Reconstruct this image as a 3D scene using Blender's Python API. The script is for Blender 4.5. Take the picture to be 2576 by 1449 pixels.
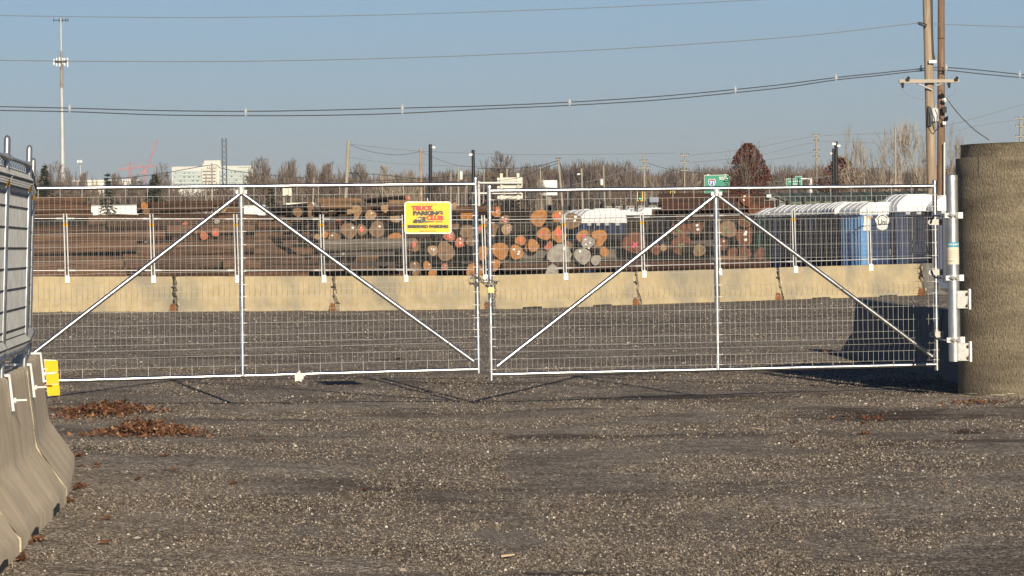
import bpy, math, random
from mathutils import Vector, Matrix, noise
R = math.radians
random.seed(7)
S = bpy.context.scene
for o in list(bpy.data.objects): bpy.data.objects.remove(o)
col = S.collection
# ------------------------------------------------------------------ camera
F = 8587.0; CX, CY = 1288.0, 724.5            # focal length and centre in units of a 2576 wide picture
HC = 1.6
PITCH = math.atan(104.5/F); ROLL = math.atan(0.015)
fw = Vector((0, math.cos(PITCH), -math.sin(PITCH)))
r0 = Vector((1,0,0)); u0 = r0.cross(fw)
rt = r0*math.cos(ROLL) - u0*math.sin(ROLL)
up = u0*math.cos(ROLL) + r0*math.sin(ROLL)
CAM = Vector((0,0,HC))
cd = bpy.data.cameras.new('camera'); cam = bpy.data.objects.new('camera', cd); col.objects.link(cam)
M = Matrix.Identity(4)
for i in range(3):
    M[i][0] = rt[i]; M[i][1] = up[i]; M[i][2] = -fw[i]; M[i][3] = CAM[i]
cam.matrix_world = M
cd.sensor_width = 36.0; cd.lens = 36.0*F/2576.0
cd.clip_start = 0.5; cd.clip_end = 20000
S.camera = cam
S.render.resolution_x = 1024; S.render.resolution_y = 576
# ------------------------------------------------------------------ sun and sky
SUN_EL, SUN_AZ = 18.0, 12.0                    # sun stands behind the camera, a little to the right
ts = Vector((math.sin(R(SUN_AZ))*math.cos(R(SUN_EL)), -math.cos(R(SUN_AZ))*math.cos(R(SUN_EL)), math.sin(R(SUN_EL))))
w = bpy.data.worlds.new("World"); S.world = w; w.use_nodes = True
nt = w.node_tree; bg = nt.nodes['Background']
sky = nt.nodes.new('ShaderNodeTexSky'); sky.sky_type = 'NISHITA'; sky.sun_disc = False
sky.sun_elevation = R(SUN_EL); sky.sun_rotation = math.atan2(ts.x, ts.y)
sky.air_density = 1.0; sky.dust_density = 0.2; sky.ozone_density = 4.0; sky.altitude = 200
wc = nt.nodes.new('ShaderNodeTexCoord'); wx = nt.nodes.new('ShaderNodeSeparateXYZ'); nt.links.new(wc.outputs['Generated'], wx.inputs[0])
wr = nt.nodes.new('ShaderNodeValToRGB'); nt.links.new(wx.outputs[2], wr.inputs[0])      # autumn haze low in the sky, clearer just above
wr.color_ramp.elements[0].position = .015; wr.color_ramp.elements[0].color = (.735,.775,1.03,1)
wr.color_ramp.elements[1].position = .085; wr.color_ramp.elements[1].color = (.89,.935,1.11,1)
e3 = wr.color_ramp.elements.new(.32); e3.color = (.60,.62,.74,1)  # sky above the view darkened to cut ambient fill light
wm = nt.nodes.new('ShaderNodeMix'); wm.data_type = 'RGBA'; wm.blend_type = 'MULTIPLY'; wm.inputs[0].default_value = 1
nt.links.new(sky.outputs[0], wm.inputs[6]); nt.links.new(wr.outputs[0], wm.inputs[7])
nt.links.new(wm.outputs[2], bg.inputs[0]); bg.inputs[1].default_value = 0.061
sl = bpy.data.lights.new('sun', 'SUN'); sl.energy = 5.0; sl.angle = R(0.5); sl.color = (1.0, 0.875, 0.69)
so = bpy.data.objects.new('sun', sl); col.objects.link(so)
so.rotation_euler = ts.to_track_quat('Z', 'Y').to_euler(); so.location = (20,-60,60)
S.view_settings.view_transform = 'Standard'; S.view_settings.look = 'None'
S.view_settings.exposure = 0.2; S.view_settings.gamma = 1.0
S.render.engine = 'CYCLES'
try:
    S.cycles.max_bounces = 5; S.cycles.transparent_max_bounces = 8
except Exception: pass
# ------------------------------------------------------------------ picture <-> world
def proj(x, y, z):
    d = Vector((x,y,z)) - CAM; k = d.dot(fw)
    return CX + F*d.dot(rt)/k, CY - F*d.dot(up)/k
def P(px, py, D):
    d = fw + rt*((px-CX)/F) + up*(-(py-CY)/F)
    return CAM + d*(D/d.y)
def XA(px, D, z=0.0):
    x = (px-CX)/F*D
    for _ in range(4): x += (px-proj(x, D, z)[0])/F*D
    return x
def lerp(a, b, t): return a + (b-a)*t
def sm(t): t = max(0, min(1, t)); return t*t*(3-2*t)
ROWS = [(-50,.0,.0,.0),(15,.10,.0,.0),(24,.10,-.04,-.04),(37,-.04,-.15,-.09),(55,.05,-.06,.0),(83,.29,.09,.22),(95,.22,.12,.22),(140,.1,.1,.1),(9000,.1,.1,.1)]
def gz(x, y):
    for a, b in zip(ROWS, ROWS[1:]):
        if y <= b[0]: break
    t = sm((y-a[0])/(b[0]-a[0])) if b[0] < 200 else 1.0
    u = max(-1, min(1, x/(max(y, 15)*.15)))
    l, m, r = (lerp(a[i], b[i], t) for i in (1,2,3))
    return lerp(m, r, u) if u > 0 else lerp(m, l, -u)
def G(px, D):
    x = XA(px, D, 0); z = gz(x, D)
    return Vector((XA(px, D, z), D, z))
def GD(px, py):
    lo, hi = 10.0, 130.0
    for _ in range(40):
        m = (lo+hi)/2; g = G(px, m)
        if proj(*g)[1] > py: lo = m
        else: hi = m
    return G(px, lo)
# ------------------------------------------------------------------ mesh building
class MB:
    def __init__(s): s.v = []; s.f = []; s.mi = []; s.m = 0
    def add(s, vs, fs):
        n = len(s.v); s.v += [tuple(v) for v in vs]
        s.f += [tuple(i+n for i in f) for f in fs]; s.mi += [s.m]*len(fs)
    def box(s, c, sx, sy, sz, rz=0, bev=0):
        c = Vector(c); m = Matrix.Rotation(rz, 3, 'Z')
        vs = [c + m @ Vector((a*sx/2, b*sy/2, d*sz/2)) for d in (-1,1) for b in (-1,1) for a in (-1,1)]
        s.add(vs, [(0,2,3,1),(4,5,7,6),(0,1,5,4),(2,6,7,3),(0,4,6,2),(1,3,7,5)])
    def tube(s, p, q, r, r2=None, n=8, caps=True):
        s.path([p, q], [r, r if r2 is None else r2], n, caps)
    def path(s, pts, rs, n=8, caps=True):
        pts = [Vector(p) for p in pts]
        if not isinstance(rs, (list, tuple)): rs = [rs]*len(pts)
        vs = []; ref = None
        for i, p in enumerate(pts):
            d = (pts[min(i+1, len(pts)-1)] - pts[max(i-1, 0)])
            if d.length < 1e-9: d = Vector((0,0,1))
            d.normalize()
            if ref is None: ref = Vector((0,0,1)) if abs(d.z) < .9 else Vector((0,1,0))
            a = d.cross(ref)
            if a.length < 1e-4: a = d.cross(Vector((1,0,0)))
            a.normalize(); b = a.cross(d); ref = b
            for k in range(n):
                t = 2*math.pi*(k+.5)/n
                vs.append(p + (a*math.cos(t) + b*math.sin(t))*rs[i])
        fs = [(i*n+k, i*n+(k+1)%n, (i+1)*n+(k+1)%n, (i+1)*n+k) for i in range(len(pts)-1) for k in range(n)]
        if caps and n > 2:
            fs.append(tuple(range(n))[::-1]); fs.append(tuple(range((len(pts)-1)*n, len(pts)*n)))
        s.add(vs, fs)
    def prism(s, poly, fn, a, b):          # poly: 2-d outline; fn(u, v, t) -> point; from t=a to t=b
        n = len(poly)
        vs = [fn(u, v, a) for u, v in poly] + [fn(u, v, b) for u, v in poly]
        s.add(vs, [tuple(range(n)), tuple(range(2*n-1, n-1, -1))] + [(i, i+n, (i+1)%n+n, (i+1)%n) for i in range(n)])
    def lathe(s, prof, c, n=48):
        c = Vector(c); vs = []
        for r, z in prof:
            for k in range(n):
                t = 2*math.pi*k/n; vs.append(c + Vector((r*math.cos(t), r*math.sin(t), z)))
        s.add(vs, [(i*n+k, i*n+(k+1)%n, (i+1)*n+(k+1)%n, (i+1)*n+k) for i in range(len(prof)-1) for k in range(n)])
    def quad(s, a, b, c, d): s.add([a,b,c,d], [(0,1,2,3)])
    def tri(s, a, b, c): s.add([a,b,c], [(0,1,2)])
    def build(s, name, mats, parent=None, smooth=False, loc=None):
        me = bpy.data.meshes.new(name)
        o = bpy.data.objects.new(name, me)
        vs = s.v
        if loc is not None: L = Vector(loc); vs = [tuple(Vector(v)-L) for v in s.v]; o.location = L
        me.from_pydata(vs, [], s.f); me.validate()
        if not isinstance(mats, (list, tuple)): mats = [mats]
        for m in mats: me.materials.append(m)
        if len(mats) > 1 and len(me.polygons) == len(s.mi): me.polygons.foreach_set('material_index', s.mi)
        if smooth:
            me.polygons.foreach_set('use_smooth', [True]*len(me.polygons)); me.set_sharp_from_angle(angle=R(42))
        me.update(); col.objects.link(o)
        if parent: o.parent = parent; o.matrix_parent_inverse = Matrix.Identity(4); 
        if parent is not None and loc is None:
            o.location = -Vector(WL(parent)); o.rotation_euler = (0,0,0)
        return o
def WL(o):
    p = Vector(o.location)
    while o.parent: o = o.parent; p = p + Vector(o.location)
    return p
def tag(o, label, cat, group=None, kind=None):
    if label: o['label'] = label
    if cat: o['category'] = cat
    if group: o['group'] = group
    if kind: o['kind'] = kind
    return o
def thing(name, label, cat, loc, group=None):
    o = bpy.data.objects.new(name, None); o.empty_display_size = .1; col.objects.link(o); o.location = loc
    return tag(o, label, cat, group)
def dup(o, parent=None):
    c = o.copy(); col.objects.link(c); c.parent = parent
    for ch in list(o.children): dup(ch, c)
    return c
# ------------------------------------------------------------------ materials
def mat(name, c1, c2=None, scale=6, rough=.8, metal=0, bump=0, bscale=None, detail=6, lo=.35, hi=.65, stretch=None, coord='Object', spec=None, c3=None, s3=1.2, lo3=.5, hi3=.7):
    m = bpy.data.materials.new(name); m.use_nodes = True; t = m.node_tree; N = t.nodes; L = t.links
    b = N['Principled BSDF']; b.inputs['Roughness'].default_value = rough; b.inputs['Metallic'].default_value = metal
    if spec is not None: b.inputs['Specular IOR Level'].default_value = spec
    tc = N.new('ShaderNodeTexCoord'); mp = N.new('ShaderNodeMapping'); L.new(tc.outputs[coord], mp.inputs[0])
    if stretch: mp.inputs['Scale'].default_value = stretch
    if c2 is None: b.inputs['Base Color'].default_value = (*c1, 1)
    else:
        n = N.new('ShaderNodeTexNoise'); n.inputs['Scale'].default_value = scale; n.inputs['Detail'].default_value = detail; n.inputs['Roughness'].default_value = .65
        L.new(mp.outputs[0], n.inputs['Vector'])
        r = N.new('ShaderNodeValToRGB'); r.color_ramp.elements[0].position = lo; r.color_ramp.elements[1].position = hi
        r.color_ramp.elements[0].color = (*c1,1); r.color_ramp.elements[1].color = (*c2,1)
        L.new(n.outputs[0], r.inputs[0]); src = r.outputs[0]
        if c3:
            n3 = N.new('ShaderNodeTexNoise'); n3.inputs['Scale'].default_value = s3; n3.inputs['Detail'].default_value = 5
            L.new(mp.outputs[0], n3.inputs['Vector'])
            r3 = N.new('ShaderNodeMapRange'); r3.inputs['From Min'].default_value = lo3; r3.inputs['From Max'].default_value = hi3
            L.new(n3.outputs[0], r3.inputs[0])
            mx = N.new('ShaderNodeMix'); mx.data_type = 'RGBA'; L.new(r3.outputs[0], mx.inputs[0]); L.new(src, mx.inputs[6]); mx.inputs[7].default_value = (*c3,1)
            src = mx.outputs[2]
        L.new(src, b.inputs['Base Color'])
    if bump:
        n2 = N.new('ShaderNodeTexNoise'); n2.inputs['Scale'].default_value = bscale or scale*3; n2.inputs['Detail'].default_value = 6
        L.new(mp.outputs[0], n2.inputs['Vector'])
        bp = N.new('ShaderNodeBump'); bp.inputs['Strength'].default_value = min(1, bump); bp.inputs['Distance'].default_value = .02*max(1, bump)
        L.new(n2.outputs[0], bp.inputs['Height']); L.new(bp.outputs[0], b.inputs['Normal'])
    return m
GALV = mat('galvanised_tube', (.52,.53,.54), (.80,.80,.79), 7, .33, 1.0, .25, 6)
WIRE = mat('galvanised_wire', (.20,.20,.19), (.28,.28,.27), 9, .5, .35)
FWIRE = mat('far_mesh_wire', (.17,.17,.165), (.24,.24,.235), 9, .5, .3)
DWIRE = mat('dark_cross_wire', (.05,.055,.06), (.10,.105,.11), 9, .5, .5)
NWIRE = mat('weathered_wire', (.19,.195,.20), (.28,.285,.29), 9, .5, .4)
PIPE = mat('galvanised_pipe', (.42,.45,.47), (.60,.62,.63), 14, .42, .8, .1, 30, stretch=(1,1,.5))
ZINC = mat('zinc_fitting', (.50,.50,.50), (.66,.65,.63), 25, .5, .5)
FSTEEL = mat('pale_fence_steel', (.52,.53,.53), (.66,.67,.66), 8, .45, .35)
DARKTUBE = mat('weathered_tube', (.30,.32,.33), (.46,.48,.50), 12, .4, .8)
WPAINT = mat('white_bracket_paint', (.72,.72,.69), (.84,.84,.82), 12, .5)
YEL = mat('yellow_clip', (.72,.40,.03), None, rough=.5)
YREF = mat('yellow_reflector', (.85,.47,.0), (.90,.53,.01), 40, .35)
BAR_TAN = mat('tan_concrete', (.38,.305,.18), (.47,.385,.23), 4.5, .9, 0, .5, 40, c3=(.27,.24,.175), s3=1.1, lo3=.48, hi3=.66, stretch=(1.1,1.1,.7))
BAR_GREY = mat('grey_concrete', (.62,.50,.345), (.82,.68,.475), 5, .9, 0, .6, 50, c3=(.50,.43,.31), s3=1.6, stretch=(1,1,.35), lo3=.5, hi3=.7)
BAR_CHIP = mat('broken_concrete_edge', (.50,.42,.27), (.68,.61,.45), 30, .95, 0, 1, 60)
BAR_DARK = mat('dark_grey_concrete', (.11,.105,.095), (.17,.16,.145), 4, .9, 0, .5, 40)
RUST = mat('rusty_iron', (.10,.045,.02), (.28,.11,.03), 30, .9)
BLACK = mat('black_iron', (.012,.012,.013), (.03,.028,.026), 20, .7)
def cylmat():
    m = mat('pipe_concrete', (.18,.150,.104), (.33,.282,.20), 48, .95, 0, .9, 40, lo=.34, hi=.64, stretch=(1.1,1.1,.8))
    t = m.node_tree; N = t.nodes; L = t.links; b = N['Principled BSDF']; src = b.inputs['Base Color'].links[0].from_socket
    tc = N.new('ShaderNodeTexCoord'); mp = N.new('ShaderNodeMapping'); mp.inputs['Scale'].default_value = (.5,.5,2.6); L.new(tc.outputs['Object'], mp.inputs[0])
    n = N.new('ShaderNodeTexNoise'); n.inputs['Scale'].default_value = 1.3; n.inputs['Detail'].default_value = 9; n.inputs['Roughness'].default_value = .7; L.new(mp.outputs[0], n.inputs['Vector'])
    r = N.new('ShaderNodeValToRGB'); r.color_ramp.elements[0].position = .34; r.color_ramp.elements[0].color = (.52,.50,.49,1); r.color_ramp.elements[1].position = .66; r.color_ramp.elements[1].color = (1.2,1.18,1.12,1); L.new(n.outputs[0], r.inputs[0])
    x = N.new('ShaderNodeMix'); x.data_type = 'RGBA'; x.blend_type = 'MULTIPLY'; x.inputs[0].default_value = 1; L.new(src, x.inputs[6]); L.new(r.outputs[0], x.inputs[7]); L.new(x.outputs[2], b.inputs['Base Color'])
    return m
CYL = cylmat()
CHIPW = mat('pale_scar', (.55,.50,.40), (.66,.62,.52), 20, .9)
# ground
def groundmat():
    m = bpy.data.materials.new('crushed_asphalt'); m.use_nodes = True; t = m.node_tree; N = t.nodes; L = t.links
    b = N['Principled BSDF']; b.inputs['Roughness'].default_value = .93; b.inputs['Specular IOR Level'].default_value = .25
    g = N.new('ShaderNodeNewGeometry')
    def tex(kind, sc, **k):
        n = N.new(kind); n.inputs['Scale'].default_value = sc; L.new(g.outputs['Position'], n.inputs['Vector'])
        for a, v in k.items(): n.inputs[a].default_value = v
        return n
    def ramp(src, pts):
        r = N.new('ShaderNodeValToRGB'); e = r.color_ramp.elements
        while len(e) < len(pts): e.new(.5)
        for i, (p, c) in enumerate(pts): e[i].position = p; e[i].color = (*c,1) if isinstance(c, tuple) else (c,c,c,1)
        L.new(src, r.inputs[0]); return r
    def mixc(fac, a, bb, mode='MIX'):
        x = N.new('ShaderNodeMix'); x.data_type = 'RGBA'; x.blend_type = mode
        if isinstance(fac, float): x.inputs[0].default_value = fac
        else: L.new(fac, x.inputs[0])
        for i, q in ((6,a),(7,bb)):
            if isinstance(q, tuple): x.inputs[i].default_value = (*q,1)
            else: L.new(q, x.inputs[i])
        return x.outputs[2]
    v = tex('ShaderNodeTexVoronoi', 62); sep = N.new('ShaderNodeSeparateColor'); L.new(v.outputs['Color'], sep.inputs[0])
    c = ramp(sep.outputs[0], [(0,(.056,.043,.032)),(.35,(.175,.142,.108)),(.72,(.32,.265,.205)),(.90,(.50,.43,.34)),(.965,(.76,.71,.63))])
    for e in c.color_ramp.elements: pass
    n1 = tex('ShaderNodeTexNoise', .55, Detail=5.0); n2 = tex('ShaderNodeTexNoise', 3.1, Detail=6.0); n3 = tex('ShaderNodeTexNoise', 26, Detail=5.0)
    k1 = ramp(n1.outputs[0], [(.32,(.66,.62,.60)),(.52,(1,1,1)),(.70,(1.30,1.30,1.28))])
    k2 = ramp(n2.outputs[0], [(.3,.70),(.7,1.25)])
    k3 = ramp(n3.outputs[0], [(.3,.65),(.7,1.30)])
    c2 = mixc(1.0, mixc(1.0, mixc(1.0, c.outputs[0], k1.outputs[0], 'MULTIPLY'), k2.outputs[0], 'MULTIPLY'), k3.outputs[0], 'MULTIPLY')
    # streaks of brown wheel-carried mud
    mp = N.new('ShaderNodeMapping'); mp.inputs['Scale'].default_value = (.32,.55,1); mp.inputs['Rotation'].default_value = (0,0,.25); L.new(g.outputs['Position'], mp.inputs[0])
    n4 = N.new('ShaderNodeTexNoise'); n4.inputs['Scale'].default_value = 1.1; n4.inputs['Detail'].default_value = 5; L.new(mp.outputs[0], n4.inputs['Vector'])
    k4 = ramp(n4.outputs[0], [(.54,0.0),(.68,.7)])
    c4 = mixc(k4.outputs[0], c2, (.055,.036,.026))
    # stains and pale worn patches with a place of their own
    for px_, py_, wp, hp, cc, st in ((2240,1042,560,44,(.050,.030,.021),.85),(2430,1086,210,20,(.045,.028,.020),.9),(2560,1112,300,9,(.05,.035,.027),.7),(1700,1000,460,14,(.055,.038,.028),.6),(1440,1441,560,20,(.055,.034,.025),.85),(1650,812,620,26,(.045,.040,.036),.6),(985,905,110,10,(.05,.032,.025),.7),
                                    (1300,1345,1700,60,(.36,.33,.29),.42),(420,1295,300,40,(.42,.39,.34),.45),(2450,1250,500,70,(.33,.30,.265),.35),(500,1240,500,90,(.30,.27,.24),.25)):
        c0 = GD(px_, py_); c1 = GD(px_, py_-hp/2); c2_ = GD(px_, min(py_+hp/2, 1600)); rx = wp/2*c0.y/F; ry = max(.05, (c1.y-c2_.y)/2)
        mp2 = N.new('ShaderNodeVectorMath'); mp2.operation = 'SUBTRACT'; L.new(g.outputs['Position'], mp2.inputs[0]); mp2.inputs[1].default_value = (c0.x, c0.y, c0.z)
        sc = N.new('ShaderNodeVectorMath'); sc.operation = 'MULTIPLY'; L.new(mp2.outputs[0], sc.inputs[0]); sc.inputs[1].default_value = (1/rx, 1/ry, 0)
        ln = N.new('ShaderNodeVectorMath'); ln.operation = 'LENGTH'; L.new(sc.outputs[0], ln.inputs[0])
        ns = N.new('ShaderNodeMath'); ns.operation = 'MULTIPLY_ADD'; L.new(n2.outputs[0], ns.inputs[0]); ns.inputs[1].default_value = 2.2; L.new(ln.outputs['Value'], ns.inputs[2])
        mr = N.new('ShaderNodeMapRange'); mr.inputs['From Min'].default_value = 1.35; mr.inputs['From Max'].default_value = 2.15; mr.inputs['To Min'].default_value = st; mr.inputs['To Max'].default_value = 0; L.new(ns.outputs[0], mr.inputs[0])
        fk = mr.outputs[0]
        if cc[0] > .2:
            m3 = N.new('ShaderNodeMath'); m3.operation = 'MULTIPLY'; L.new(fk, m3.inputs[0]); L.new(k3.outputs[0], m3.inputs[1]); fk = m3.outputs[0]
        c4 = mixc(fk, c4, cc)
    L.new(c4, b.inputs['Base Color'])
    vb = tex('ShaderNodeTexVoronoi', 62); vb2 = tex('ShaderNodeTexNoise', 18, Detail=8.0)
    ad = N.new('ShaderNodeMath'); ad.operation = 'MULTIPLY_ADD'; L.new(vb.outputs['Distance'], ad.inputs[0]); ad.inputs[1].default_value = -.9; L.new(vb2.outputs[0], ad.inputs[2])
    bp = N.new('ShaderNodeBump'); bp.inputs['Strength'].default_value = 1; bp.inputs['Distance'].default_value = .012
    L.new(ad.outputs[0], bp.inputs['Height']); L.new(bp.outputs[0], b.inputs['Normal'])
    return m
GROUND = groundmat()
def islandmat(name, stops, rough=.9):
    m = bpy.data.materials.new(name); m.use_nodes = True; t = m.node_tree; N = t.nodes; L = t.links
    b = N['Principled BSDF']; b.inputs['Roughness'].default_value = rough; b.inputs['Specular IOR Level'].default_value = .25
    g = N.new('ShaderNodeNewGeometry'); r = N.new('ShaderNodeValToRGB'); e = r.color_ramp.elements
    while len(e) < len(stops): e.new(.5)
    for i, (p, c) in enumerate(stops): e[i].position = p; e[i].color = (*c,1)
    L.new(g.outputs['Random Per Island'], r.inputs[0]); L.new(r.outputs[0], b.inputs['Base Color'])
    return m
STONE = islandmat('loose_stone', [(0,(.045,.036,.028)),(.45,(.135,.110,.086)),(.80,(.225,.188,.150)),(.95,(.32,.28,.235)),(.985,(.46,.42,.37)),(1,(.72,.68,.61))])
LEAF = islandmat('dry_leaf', [(0,(.050,.022,.014)),(.4,(.12,.052,.028)),(.8,(.21,.10,.052)),(1,(.38,.24,.14))])
REDLEAF = islandmat('russet_leaf', [(0,(.055,.016,.012)),(.5,(.11,.032,.020)),(.85,(.17,.055,.03)),(1,(.26,.10,.05))])
NEEDLE = islandmat('spruce_needles', [(0,(.020,.032,.022)),(.5,(.040,.058,.038)),(1,(.075,.095,.06))])
TWIG = islandmat('bare_twigs', [(0,(.10,.078,.066)),(.5,(.17,.135,.112)),(1,(.27,.22,.18))])
TWIGL = islandmat('pale_twigs', [(0,(.20,.165,.125)),(.5,(.32,.265,.20)),(1,(.43,.37,.28))])
WOODM = islandmat('wood_twigs', [(0,(.075,.056,.048)),(.5,(.13,.098,.080)),(.85,(.19,.15,.12)),(1,(.27,.22,.17))])
TRUNK = mat('tree_bark', (.10,.08,.065), (.18,.15,.12), 8, .95)
HILLM = mat('thicket_brown', (.050,.038,.033), (.12,.092,.075), .5, .95, 0, 0, detail=10, stretch=(1,1,.3))
UPOLE = mat('weathered_pole_wood', (.27,.20,.13), (.44,.355,.26), 5, .85, stretch=(3,3,.25), c3=(.16,.115,.07), s3=2.5, lo3=.55, hi3=.68)
UPOLE2 = mat('brown_pole_wood', (.14,.08,.045), (.26,.17,.11), 5, .85, stretch=(3,3,.25))
GPOLE = mat('grey_pole_wood', (.27,.245,.20), (.38,.35,.28), 4, .85, stretch=(3,3,.3))
BPOLE = mat('black_steel', (.012,.014,.017), None, rough=.55)
CABLE = mat('black_cable', (.022,.024,.028), None, rough=.6)
GWIRE = mat('grey_cable', (.16,.16,.165), None, rough=.6)
WHITE = mat('white_paint', (.80,.80,.78), (.74,.74,.72), 3, .5)
CREAM = mat('cream_panel', (.70,.68,.58), (.76,.74,.64), .4, .7)
# ------------------------------------------------------------------ ground sheet
def ground():
    xs = [-1600,-600,-250,-120,-70,-45,-30,-22,-18]; x = -16.0
    while x <= 16: xs.append(x); x += .33
    xs += [18,22,30,45,70,120,250,600,1600]
    ys = [-400,-150,-60,-20,0,8,12]; y = 13.0
    while y < 46: ys.append(y); y += .3
    while y < 90: ys.append(y); y += .8
    ys += [92,95,100,107,115,125,140,170,220,300,450,700,1200,2200,3800]
    vs = []; fs = []; nx = len(xs)
    for y in ys:
        for x in xs:
            z = gz(x, y)
            if 12 < y < 120 and abs(x) < 20: z += .018*noise.noise(Vector((x*.9, y*.5, 0))) + .008*noise.noise(Vector((x*3, y*2, 5)))
            vs.append((x,y,z))
    for j in range(len(ys)-1):
        for i in range(nx-1): fs.append((j*nx+i, j*nx+i+1, (j+1)*nx+i+1, (j+1)*nx+i))
    b = MB(); b.add(vs, fs); tag(b.build('ground', GROUND, smooth=True), None, None, None, 'structure')
ground()
def hills():
    b = MB(); n = 160
    prof = [(-600,0),(-300,.55),(0,1),(400,.9)]
    vs = []
    for j, (dy, h) in enumerate(prof):
        for i in range(n+1):
            x = lerp(-560, 560, i/n); y = 1250+dy
            t = sm((x+60)/90)
            H = lerp(22.5, 26.5, t) + 1.5*noise.noise(Vector((x*.02, 3, 0))) + .9*noise.noise(Vector((x*.11, 1, 0)))
            vs.append((x, y, h*H))
    for j in range(3):
        for i in range(n): b.f.append((j*(n+1)+i, j*(n+1)+i+1, (j+1)*(n+1)+i+1, (j+1)*(n+1)+i)); b.mi.append(0)
    b.v = vs
    tag(b.build('hills', HILLM, smooth=True), None, None, None, 'structure')
hills()
# ------------------------------------------------------------------ gate leaves
def frame_fn(TL, TR, BL, BR):
    def f(u, v): return TL.lerp(TR, u).lerp(BL.lerp(BR, u), v)
    return f
GROWS = [(.10,0),(.23,0),(.285,1),(.35,0),(.49,0),(.635,0),(.78,0),(.925,0),(1.07,0),(1.135,1),(1.20,0),(1.345,0),(1.49,0),(1.62,0),(1.70,0),(1.76,1),(1.84,0),(1.95,0)]
def gate_leaf(TL, TR, BL, BR, label, ext_top, ext_bot, cu):
    f = frame_fn(TL, TR, BL, BR); H = (TL-BL).length; W = (TR-TL).length
    n = (TR-TL).cross(Vector((0,0,1))).normalized()
    if n.y > 0: n = -n
    root = thing('gate_leaf', label, 'gate', (BL+BR)/2, 'galvanised mesh gate leaves')
    def part(name, m, fn, smooth=True):
        b = MB(); fn(b); return b.build(name, m, root, smooth)
    def wav(b, p, q, r):        # hammered tube: radius wanders slightly
        k = 24; pts = [p.lerp(q, i/k) for i in range(k+1)]
        b.path([a + Vector((0,0,.003*noise.noise(a*2.5))) for a in pts], [r*(1+.05*noise.noise(a*4)) for a in pts], 14)
    part('top_rail', GALV, lambda b: wav(b, TL, TR, .024))
    part('bottom_rail', GALV, lambda b: wav(b, BL, BR, .024))
    for (T, B) in ((TL, BL), (TR, BR)):
        d = (T-B).normalized()
        st = part('stile', GALV, lambda b: wav(b, B-d*ext_bot, T+d*ext_top, .027))
        b = MB(); b.path([T+d*ext_top, T+d*(ext_top+.022), T+d*(ext_top+.036)], [.031,.027,.008], 12)
        b.build('post_cap', GALV, st, True)
    ct, cb = f(cu, 0), f(cu, 1)
    part('centre_post', GALV, lambda b: wav(b, cb, ct, .030))
    j = f(cu, .035) + n*.03
    part('brace', GALV, lambda b: b.path([j, f(.012, .955)+n*.03], .025, 14))
    part('brace', GALV, lambda b: b.path([j, f(.988, .955)+n*.03], .025, 14))
    b = MB(); c = f(cu, .022)+n*.035
    b.tube(c-Vector((0,0,.04)), c+Vector((0,0,.04)), .038, None, 12); b.box(c+Vector((0,0,-.015)), .12, .03, .04); b.tube(c+n*.02, c+n*.045, .014, None, 8)
    b.build('brace_clamp', ZINC, root)
    off = n*.031
    for (ua, ub) in ((.008, cu-.004), (cu+.004, .992)):
        b = MB(); r = .0023
        cnt = int((ub-ua)*W/.058)
        for i in range(cnt+1):
            u = lerp(ua, ub, i/cnt)
            pts = [f(u, d/H) + off + n*(.045 if k else 0) for d, k in GROWS]
            b.path(pts, r, 4, False)
            if i % 4 == 2:
                for v0, v1, sgn in ((0.0, .10/H, 1), (1.95/H, 1.0, -1)):
                    a = f(u, v0)+n*.028; c = f(u, v1)+off
                    b.path([f(u, v0)-n*.005+Vector((0,0,.028*sgn)), a+Vector((0,0,.012*sgn)), a-Vector((0,0,.02*sgn)), c], .0036, 4, False)
        for d, k in GROWS:
            b.path([f(lerp(ua,ub,t), d/H)+off+n*(.045 if k else 0)+Vector((0,0,.003*noise.noise(Vector((t*5,d*9,ua))))) for t in (0,.2,.4,.6,.8,1)], r, 4, False)
        b.build('mesh_panel', WIRE, root)
    for uu, rr in ((0,.029),(cu,.032),(1,.029)):
        for d, k in GROWS:
            if k: continue
            c = f(uu, d/H); b = MB()
            b.tube(c-Vector((0,0,.004)), c+Vector((0,0,.004)), rr, None, 10)
            q = (TR-TL).normalized()*(.05 if uu < .9 else -.05)
            b.tube(c+off, c+off+q, .003, None, 4)
            b.build('tie_clip', ZINC, root)
    return root, f, n
L1 = [P(3,475,36.4), P(1196,463,37.25), P(3,962,36.4), P(1204,929,37.25)]
L2 = [P(1231,480,37.27), P(2351,468,38.1), P(1236,942,37.27), P(2357,917,38.1)]
leaf1, f1, n1 = gate_leaf(*L1, 'wide mesh gate leaf carrying the yellow parking sign, hung at the left barriers', .05, .045, .5)
leaf2, f2, n2 = gate_leaf(*L2, 'mesh gate leaf hinged to the thick post beside the concrete pipe', .035, .065, .503)
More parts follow.
